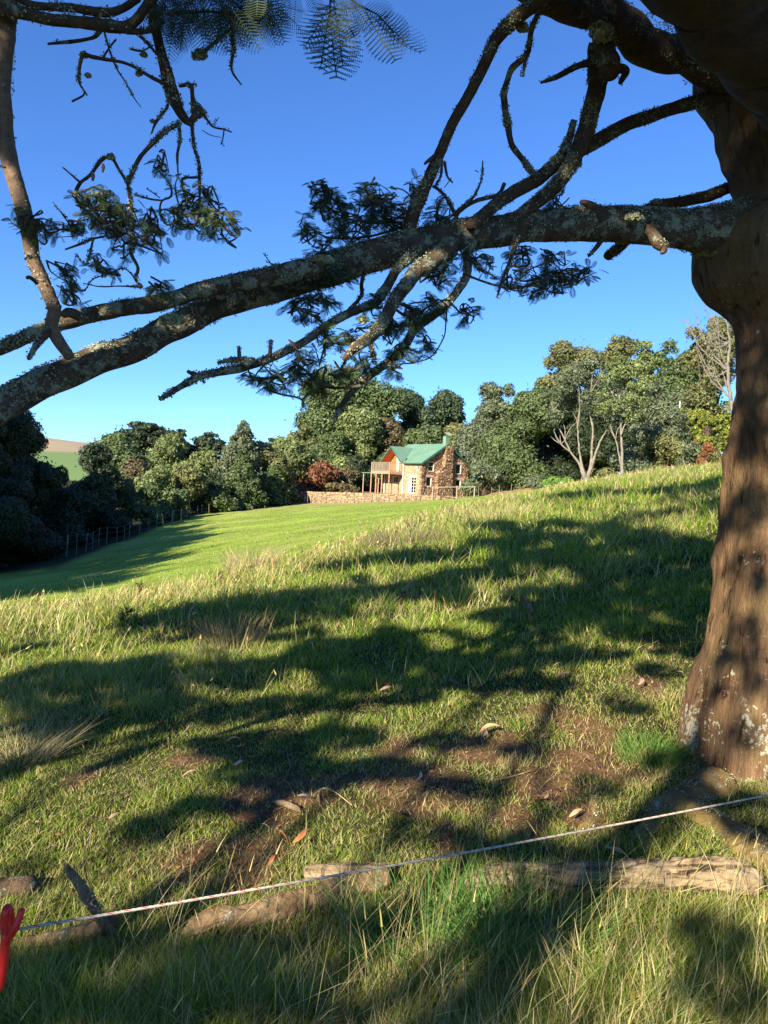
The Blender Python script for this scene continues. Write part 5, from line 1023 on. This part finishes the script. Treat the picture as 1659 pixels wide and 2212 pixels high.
crown_pts, back_pts = [], []
def cull(v, q_, c_, org):
    w_ = v[0::4]*.5+v[2::4]*.5+org; z = w_@fw; px_ = 829.5+F*(w_@rt)/np.maximum(z, .05); py_ = 1106-F*(w_@up)/np.maximum(z, .05)
    k = ~((z > .05) & (px_ > -260) & (px_ < 1920) & (py_ > -260) & (py_ < 2500)); kk = np.repeat(k, 4); v, c_ = v[kk], c_[kk]; return v, np.arange(len(v)).reshape(-1, 4), c_
def canopy(c, rx, ry, cover, seed, surf=None, flat=False):
    r = np.random.default_rng(seed); 
    if surf is None:
        q = G(c[0]+rx, c[1]); p = G(c[0], c[1]); e = G(c[0], c[1]-ry); f_ = G(c[0], c[1]+ry); ax = abs(q[0]-p[0]); ay = max(.14, (e[1]-f_[1])/2)*(1.35 if c[1] < 1560 else 1.1); ay = min(ay, 10); rx_ = 0; p = np.array([p[0], (e[1]+f_[1])/2, p[2]])
        need = (.70*p[1]-p[2])/(1+.70*1.84)*1.12+1.2
    else: p = P(c[0], c[1], surf); ax = rx/F*surf; ay = 0; need = (.70*p[1]-p[2])/(1+.70*1.84)*1.12+2.3
    h = max(need, 3.4)+r.uniform(0, .6); area = np.pi*ax*max(ay, ry/F*surf if surf else 0)
    ls = float(np.clip(.012*h+.35*np.sqrt(area)*.12, .05, .20)); n = int(np.clip(area/(ls*ls*.30)*cover*1.9*(1 if surf is None else 1), 12, 22000))
    a = r.uniform(0, 2*np.pi, n); rad = np.sqrt(r.uniform(0, 1, n))*(1+.0*a); g = np.stack([ax*rad*np.cos(a), ay*rad*np.sin(a), np.zeros(n)], -1) if surf is None else np.stack([ax*rad*np.cos(a), np.zeros(n), ry/F*surf*rad*np.sin(a)], -1)
    g *= (1+.35*vnoise(g*2+seed, .7, seed)[:, None])
    if rx > 240: kp = vnoise(g[:, :2]*np.array([1, 1])+seed, .75+.05*p[1], seed)*.6+vnoise(g[:, :2]+seed, .3+.02*p[1], seed+3)*.45 > -.12; g = g[kp]; n = len(g)
    g = g+p; hh = h+r.uniform(-.5, .5, n); pos = g+to_sun/to_sun[2]*hh[:, None]
    nn = to_sun+.8*r.normal(size=(n, 3)); nn /= np.linalg.norm(nn, axis=1)[:, None]; A = np.cross(nn, r.normal(size=(n, 3))); A /= np.linalg.norm(A, axis=1)[:, None]; B = np.cross(nn, A); s = ls*r.uniform(.6, 1.2, (n, 1))
    V = np.stack([pos-A*s*.75, pos-B*s*.4, pos+A*s*.75, pos+B*s*.4], 1).reshape(-1, 3); C = np.array(LG)[r.choice(4, n)]; return V, np.arange(4*n).reshape(-1, 4), np.repeat(C, 4, 0), p+to_sun/to_sun[2]*h
fr, bk = [], []; fc, bc = [], []
for k, s in enumerate(SHADE):
    v, q_, c_, cen = canopy(s[:2], s[2], s[3], s[4], 500+k)
    if cen[1] > -1.0 and cen[0] > -6: fr.append((v-tb, q_, c_)); fc.append(cen)
    else: bk.append((v, q_, c_)); bc.append(cen)
for k, s in enumerate(TRUNKSH): v, q_, c_, cen = canopy(s[:2], s[2], s[3], s[4], 700+k, WD-.3); bk.append((v, q_, c_)); bc.append(cen)
r = np.random.default_rng(91); oc, orr = [], []  # overhead leaf puffs added out of view to keep sky light off the boughs
while len(oc) < 60:
    c = np.array([r.uniform(-2.5, 6.5), r.uniform(-4, 6.5), r.uniform(4, 9)])
    if c[2] > .72*c[1]+2.0 and r.uniform() < .8: oc.append(c-tb); orr.append(r.uniform(.6, 1.05))
v, q_, c_ = leaves(np.array(oc), np.array(orr), 'puffy', .17, .8, (.05, .08, .035), r); fr.append((v, q_, c_)); fc += [c+tb for c in oc[::3]]
if fr: v, q_, c_ = cull(*cat(fr), tb); build('foliage', v, q_, CANO, wattle, False, c_)
rd = empty('roadside_tree', (-5.5, -7.5, gz(-5.5, -7.5)-.1)); tag(rd, 'leafy roadside tree behind the viewpoint with leaves placed to throw dappled shade', 'tree'); ro = np.array(rd.location)
v, q_, c_ = cull(*cat(bk), 0); build('crown', v-ro, q_, CANO, rd, False, c_)
VV, QQ, n = [], [], 0
v, q_ = tube([(0, 0, -.2), (.2, .1, 2), (.1, .3, 4.5), (.4, .2, 7)], [.3, .24, .17, .06], 14, .2, .1, .3, 4); VV.append(v); QQ.append(q_+n); n += len(v)
for k, c in enumerate(bc[::6]):
    e = np.array(c)-ro; s = np.array([.1, .2, 2.2+.3*(k % 6)]); v, q_ = tube([s, s*.7+e*.3+np.array([.5*math.sin(k), .3, .5]), s*.35+e*.65+np.array([.5*math.cos(3*k), .5*math.sin(2*k), .1]), e], [.055, .04, .025, .01], 8, .3, .1, .2, k); VV.append(v); QQ.append(q_+n); n += len(v)
bt('trunk', np.vstack(VV), np.vstack(QQ), BARK, rd)
for k, c in enumerate(fc[::4]):
    e = np.array(c)-tb; s = np.array([-.6, -.6, 4.6]); v, q_ = tube([s, s*.5+e*.5+np.array([0, 0, .9]), e], [.09, .05, .012], 10, .2, .1, .2, k); bt('branch', v, q_, BARK, wattle, smoothed=True)
# tall tree belt outside the left edge, its shade lies over the left of the pasture
for k, (x_, y_, h_, w_) in enumerate([(-32, -8, 17, 12), (-33, -1, 17, 12), (-33.5, 6, 18, 12), (-34, 13, 20, 12), (-35, 20, 21, 12), (-36, 27, 21, 12), (-38, 35, 21, 13)]):
    r = np.random.default_rng(30+k); z0 = gz(x_, y_)-.2; o = empty('belt_tree', (x_, y_, z0)); tag(o, ['first', 'second', 'third', 'fourth', 'fifth', 'sixth', 'seventh'][k]+' tall dark tree of the belt outside the left edge', 'tree', 'tree belt left of the view')
    c, rad = puffs('puffy', w_, h_*.9, r); c[:, 2] += h_*.1; v, q_, c_ = leaves(c, rad, 'puffy', .42, .6, KC['dark'], r); build('crown', v, q_, LEAF, o, False, c_)
    v, q_ = tube([(0, 0, -.2), (.1, 0, h_*.5)], [.35, .2], 8, 1, .1, .5); bt('trunk', v, q_, BROWN_BARK, o)

# ---------------------------------------------------------------- fence line in the foreground
RED, nt, b_ = mat_base('red_plastic_coat'); n_ = tex(nt, 'Noise', 40, detail=5); nt.links.new(ramp(nt, n_.outputs['Fac'], [(.3, (.72, .02, .015)), (.7, (.82, .03, .02))]), b_.inputs['Base Color']); b_.inputs['Roughness'].default_value = .45
PD = 1.42
pg = empty('pigtail_post', P(-14, 2150, PD)); po = np.array(pg.location); tag(pg, 'red plastic coated pigtail fence post at the bottom left corner holding the rope', 'fence post')
foot = P(-60, 2212, PD+.05); foot[2] = gz(foot[0], foot[1])
v, q_ = tube([foot-po, P(-20, 2212, PD)-po, P(0, 2130, PD)-po, P(10, 2060, PD)-po, P(14, 2012, PD)-po], [.007, .0075, .008, .0085, .009], 14, .02); bt('shaft', v, q_, RED, pg, smoothed=True)
v, q_ = tube([P(14, 2016, PD)-po, P(11, 1990, PD)-po, P(15, 1966, PD)-po, P(19, 1964, PD+.012)-po, P(23, 1985, PD+.03)-po, P(22, 2010, PD+.03)-po], [.009, .0095, .009, .008, .008, .007], 14, .004); bt('coil', v, q_, RED, pg, smoothed=True)
v, q_ = tube([P(15, 2034, PD-.004)-po, P(25, 2018, PD-.012)-po, P(36, 1998, PD-.014)-po, P(48, 1964, PD-.006)-po], [.0062, .0068, .0068, .006], 14, .004); bt('coil', v, q_, RED, pg, smoothed=True)
# twisted rope
rope = empty('electric_rope', P(10, 2008, PD)); r0 = np.array(rope.location); tag(rope, 'white and red twisted electric fence rope crossing the foreground', 'rope')
a_, b2 = P(-40, 2020, PD), P(1800, 1688, 2.55); nseg = 1500; t = np.linspace(0, 1, nseg)[:, None]; line = a_+(b2-a_)*t; line[:, 2] -= (4*.012*t*(1-t))[:, 0]
mid_px = P(829, 1880, 2.0)
ROPEW = simple('rope_white', (.36, .34, .28), (.52, .50, .42), 300, .8, .5, .001); ROPER = simple('rope_red', (.35, .06, .06), (.45, .10, .09), 300, .8, .3, .001)
tt = (b2-a_)/np.linalg.norm(b2-a_); n1_ = np.cross(tt, [0, 0, 1]); n1_ /= np.linalg.norm(n1_); n2_ = np.cross(tt, n1_); ph = t*np.linalg.norm(b2-a_)/.034*2*np.pi
for k in range(3):
    for mt, off, rr in ((ROPEW, 0, .0021), (ROPER if k == 0 else None, .95, .0011)):
        if mt is None: continue
        p = line+(n1_*np.cos(ph+k*2.094+off)+n2_*np.sin(ph+k*2.094+off))*(.0015 if mt is ROPEW else .0025)
        v, q_ = tube(p-r0, np.full(nseg, rr*.70), 6, None); bt('strand', v, q_, mt, rope, smoothed=True)

# ---------------------------------------------------------------- fallen wood
LOGM = barkmat('weathered_log', (.10, .065, .035), (.27, .195, .11), (.45, .41, .3), .2, 13, 12)
def deadwood(mat=None):
    m, nt, b = mat_base('grey_deadwood'); tc = nt.nodes.new('ShaderNodeTexCoord'); mp = nt.nodes.new('ShaderNodeMapping'); mp.inputs['Scale'].default_value = (2.2, 16, 16); nt.links.new(tc.outputs['Object'], mp.inputs[0])
    n = tex(nt, 'Noise', 1.6, vec=mp.outputs[0], detail=9, rough=.65); nt.links.new(ramp(nt, n.outputs['Fac'], [(.40, (.04, .026, .014)), (.47, (.22, .155, .09)), (.62, (.38, .30, .19))]), b.inputs['Base Color']); b.inputs['Roughness'].default_value = .9; bump(nt, b, n.outputs['Fac'], 1.0, .02); return m
DEADW = deadwood()
def log(name, path, label, mat, rough=.12, sink=.2, flut=0, catg='log', lich=0, lift=None):
    pts, rr = [], []
    for k, (a, b, w_) in enumerate(path):
        p = G(a, b+w_*.45); q = P(a, b, p[1]); k_ = w_/F*p[1]/2
        if lift is None: q[2] = gz(q[0], q[1])+k_*(1-sink)+.012
        pts.append(q); rr.append(k_)
    o0 = pts[0].copy(); pts = [p-o0 for p in pts]; v, q_ = tube(pts, rr, 40, .010, rough, .06, int(path[0][0]), wob=.008)
    if flut:
        n = 40; m = (len(v)-2)//n; c = v[:-2].reshape(m, n, 3); ce = c.mean(1, keepdims=True); th = np.arange(n)/n*2*np.pi; g = 1-flut*(np.abs(np.sin(th*4+.8+1.3*vnoise(np.stack([np.arange(m)*.05]*3, -1), 1, 4)[:, None]))<.22)*.5; g = g*(1-flut*.15*np.sin(th*7)[None]); v[:-2] = (ce+(c-ce)*g[..., None]).reshape(-1, 3)
    o = bt(name, v, q_, mat, None, smoothed=True); o.location = o0; tag(o, label, catg)
    if lich: lichen_on(np.array(pts), np.array(rr), lich, 5, .006, o)
    return o
log('log', [(1010, 1905, 34), (1100, 1900, 48), (1200, 1902, 56), (1300, 1900, 60), (1400, 1898, 64), (1470, 1895, 70), (1540, 1896, 78), (1600, 1905, 74), (1638, 1915, 56)], 'long weathered grey log with grooved end lying below the roots', DEADW, .2, .15, .8)
log('log', [(400, 2012, 30), (450, 1998, 42), (520, 1985, 50), (600, 1966, 54), (680, 1942, 52), (760, 1915, 48), (836, 1902, 44)], 'crooked lichen spotted log under the rope, sunlit at its right end', LOGM, .28, .2, .25)
log('log', [(660, 1893, 30), (720, 1886, 36), (790, 1886, 36), (850, 1884, 28)], 'short pale log piece just behind the rope', DEADW, .25, .3, .6)
log('log', [(40, 2048, 26), (110, 2036, 34), (170, 2024, 40), (235, 2005, 44)], 'shaded reddish log behind the red post', LOGM, .2, .1)
log('log', [(-40, 1925, 40), (20, 1918, 44), (70, 1912, 40)], 'dark rotten log end at the left edge', BARK, .2, .3)
def stick(name, path, D0, D1, label, mat=LOGM, lich=.3, catg='stick'):
    p = np.array(path, float); D = np.linspace(D0, D1, len(p)); pts = np.array([P(a, b, d) for (a, b, _), d in zip(p, D)]); rr = p[:, 2]*D/F/2; o0 = pts[0].copy(); pts = pts-o0
    v, q_ = tube(pts, rr, 18, .008, .18, .03, int(p[0][0]), wob=.004); o = bt(name, v, q_, mat, None, smoothed=True); o.location = o0; tag(o, label, catg); 
    if lich: lichen_on(pts, rr, lich, 8, .006, o)
g1 = G(245, 2035); stick('stick', [(256, 2045, 22), (228, 2000, 24), (205, 1962, 24), (182, 1925, 22), (158, 1892, 19), (141, 1872, 13)], g1[1], g1[1]-.02, 'thick broken stick leaning upright out of the grass near the red post')
def ground_stick(path, label, mat=LOGM):
    p3 = []; rr = []
    for a, b, w_ in path: g = G(a, b); p3.append(g+[0, 0, .012+w_/F*g[1]*.4]); rr.append(w_/F*g[1]/2)
    o0 = p3[0].copy(); v, q_ = tube([p-o0 for p in p3], rr, 10, .01, .25, .03, int(path[0][0])); o = bt('stick', v, q_, mat, None, smoothed=True); o.location = o0; tag(o, label, 'stick')
ground_stick([(1130, 1300, 12), (1140, 1312, 14), (1150, 1328, 9)], 'short stout fallen stick standing out in the sunlit patch on the upper slope')
ground_stick([(970, 1475, 8), (985, 1482, 10), (996, 1490, 6)], 'small pale broken stick left of the curled leaves')
ground_stick([(598, 1706, 3), (615, 1690, 4), (622, 1672, 5), (636, 1655, 3)], 'thin crooked twig standing in the dark shade')
ground_stick([(590, 1738, 5), (612, 1746, 14), (640, 1756, 12), (650, 1762, 5)], 'grey forked stick chunk in the dark shade')
ground_stick([(1080, 1468, 4), (1100, 1460, 5), (1120, 1450, 3)], 'thin brown stick beside the shadow band on the middle slope')
ground_stick([(1070, 1440+250, 3), (1100, 1685, 4), (1150, 1670, 2)], 'thin straw like twig on the bare soil')
ground_stick([(690, 1746, 2.5), (688, 1720, 5), (700, 1710, 5), (722, 1716, 2.5), (760, 1745, 2)], 'curled yellow dry stem arching over the shade', simple('straw_stem', (.42, .32, .15), (.5, .4, .2), 30))
# fallen leaves
LM = leafmat('fallen_leaf', .15, .6, .25)
def gumleaf(px, py, lpx, ang, colr, label, grp=None, up_=.35, wide=.24):
    g = G(px, py)+[0, 0, .018]; s = 1.2*lpx/F*g[1]; r = np.random.default_rng(int(px*3+py)); n = 9; V = []; t = np.linspace(0, 1, n); cv = r.uniform(-.25, .25)
    for k in t:
        wd_ = wide*math.sin(math.pi*min(1, k*.92+.05))**.8/2*s; x = (k-.5)*s; y = cv*s*(k-.5)**2*2; z = .12*s*math.sin(k*3)+.0
        V += [(x, y-wd_, z+wd_*.5), (x, y, z), (x, y+wd_, z+wd_*.5)]
    Q = np.array([(3*i+j, 3*i+j+1, 3*i+j+4, 3*i+j+3) for i in range(n-1) for j in (0, 1)]); C = np.array(colr)*np.ones((len(V), 1))*r.uniform(.75, 1.15, (len(V), 1)); C[1::3] *= .7
    o = build('fallen_leaf', V, Q, LM, None, True, C); o.location = g+[0, 0, .03+.012*up_]; o.rotation_euler = (r.normal(0, .3)+.5, -up_*r.choice((-1, 1)), math.radians(ang)); tag(o, label, 'leaf', grp)
TAN, PINK, ORG, GRY = (.55, .36, .22), (.52, .36, .30), (.55, .22, .09), (.40, .38, .36)
for a in [(1216, 1476, 30, 10, TAN, 'pale tan gum leaf lying flat in the middle of the lit patch'), (1385, 1490, 26, 60, PINK, 'curled pink brown gum leaf left of the trunk'), (1464, 1472, 28, 110, PINK, 'upright pink brown gum leaf nearest the trunk'), (1055, 1592, 40, 5, TAN, 'long pale gum leaf on the bare soil, crossing another'), (1046, 1602, 24, 80, PINK, 'brown gum leaf crossing the long pale one on the bare soil'),
          (501, 1616, 26, 8, TAN, 'thin pale gum leaf in the shade left of the bare soil'), (514, 1667, 18, 40, (.6, .58, .62), 'small white petal like leaf in the dark shade'), (411, 1693, 34, 12, TAN, 'tan gum leaf at the lit edge left of the shade'), (610, 1838, 44, 130, ORG, 'orange leaf standing on edge just above the rope, left of a pair'), (648, 1833, 40, 60, ORG, 'orange leaf standing on edge just above the rope, right of a pair'),
          (714, 1855, 28, 80, TAN, 'tan leaf on edge right of the orange pair'), (584, 1885, 26, 70, ORG, 'small orange leaf below the orange pair'), (1166, 1750, 36, 20, ORG, 'orange brown leaf lying on the bare soil above the rope'), (1240, 1780, 30, 30, TAN, 'tan leaf against the twisted root'), (245, 1785, 20, 30, TAN, 'small tan leaf in the lit grass left of centre'), (1212, 1383, 18, 150, TAN, 'small tan leaf right of the upper stick'),
          (905, 1697, 24, 80, GRY, 'grey leaf standing in the bare soil'), (655, 1745, 28, 30, GRY, 'dark grey curled leaf beside the forked stick chunk'), (487, 1506, 18, 140, TAN, 'small tan leaf in the middle shade'), (444, 1480, 16, 20, TAN, 'tiny tan leaf far left in the middle shade'), (1110, 1640, 30, 20, (.2, .12, .08), 'dark brown leaf on the bare soil right of centre'), (1660-20, 2060, 26, 50, ORG, 'orange leaf in the foreground grass at the right edge'), (1475, 2035, 34, 120, ORG, 'orange leaf in the foreground grass below the grooved log end'), (650, 2020+130, 38, 20, ORG, 'dull orange leaf deep in the foreground shade'), (850, 1780, 30, 15, (.3, .17, .1), 'brown bark like leaf in the lower shade'), (1330, 1868, 40, 10, TAN, 'pale leaf scrap behind the long log'), (545, 1860, 24, 40, ORG, 'rust coloured scrap on the soil patch'), (920, 1668, 16, 100, (.5, .5, .3), 'yellowish seedling leaf on the bare soil')]: gumleaf(*a)
r = np.random.default_rng(5)
for k in range(26):
    gumleaf(r.uniform(60, 1450), r.uniform(1380, 1830), r.uniform(12, 22), r.uniform(0, 180), [TAN, PINK, ORG, (.25, .16, .1)][k % 4], 'small dry gum leaf scattered on the slope', 'small scattered dry leaves')

# dead leaves, bark flakes and crumbs of soil lying in the turf
x, y = sample(42000, 2.5, 13, .62); s = soil(x, y); k = RNG.uniform(size=len(x)) < .10+.8*s; x, y = x[k], y[k]; n = len(x)
a = RNG.uniform(0, 6.28, n); sz = RNG.uniform(.004, .016, n)*np.maximum(1, y/5); z = ground(x, y)+.004+RNG.uniform(0, .006, n)
d1 = np.stack([np.cos(a), np.sin(a), RNG.normal(0, .35, n)], -1)*sz[:, None]; d2 = np.stack([-np.sin(a), np.cos(a), RNG.normal(0, .5, n)], -1)*sz[:, None]*RNG.uniform(.15, .6, n)[:, None]; p = np.stack([x, y, z], -1)
pal = np.array([(.10, .055, .035), (.22, .13, .075), (.36, .25, .14), (.05, .03, .022), (.16, .08, .045)]); C = pal[RNG.choice(5, n, p=[.3, .2, .12, .2, .18])]*RNG.uniform(.7, 1.3, (n, 1))
tag(build('leaf_litter', np.stack([p-d1, p-d2, p+d1, p+d2], 1).reshape(-1, 3), np.arange(4*n).reshape(-1, 4), LM, None, False, np.repeat(C, 4, 0)), kind='stuff', label='brown crumbs, bark flakes and leaf litter over the bare soil', cat='leaf litter')
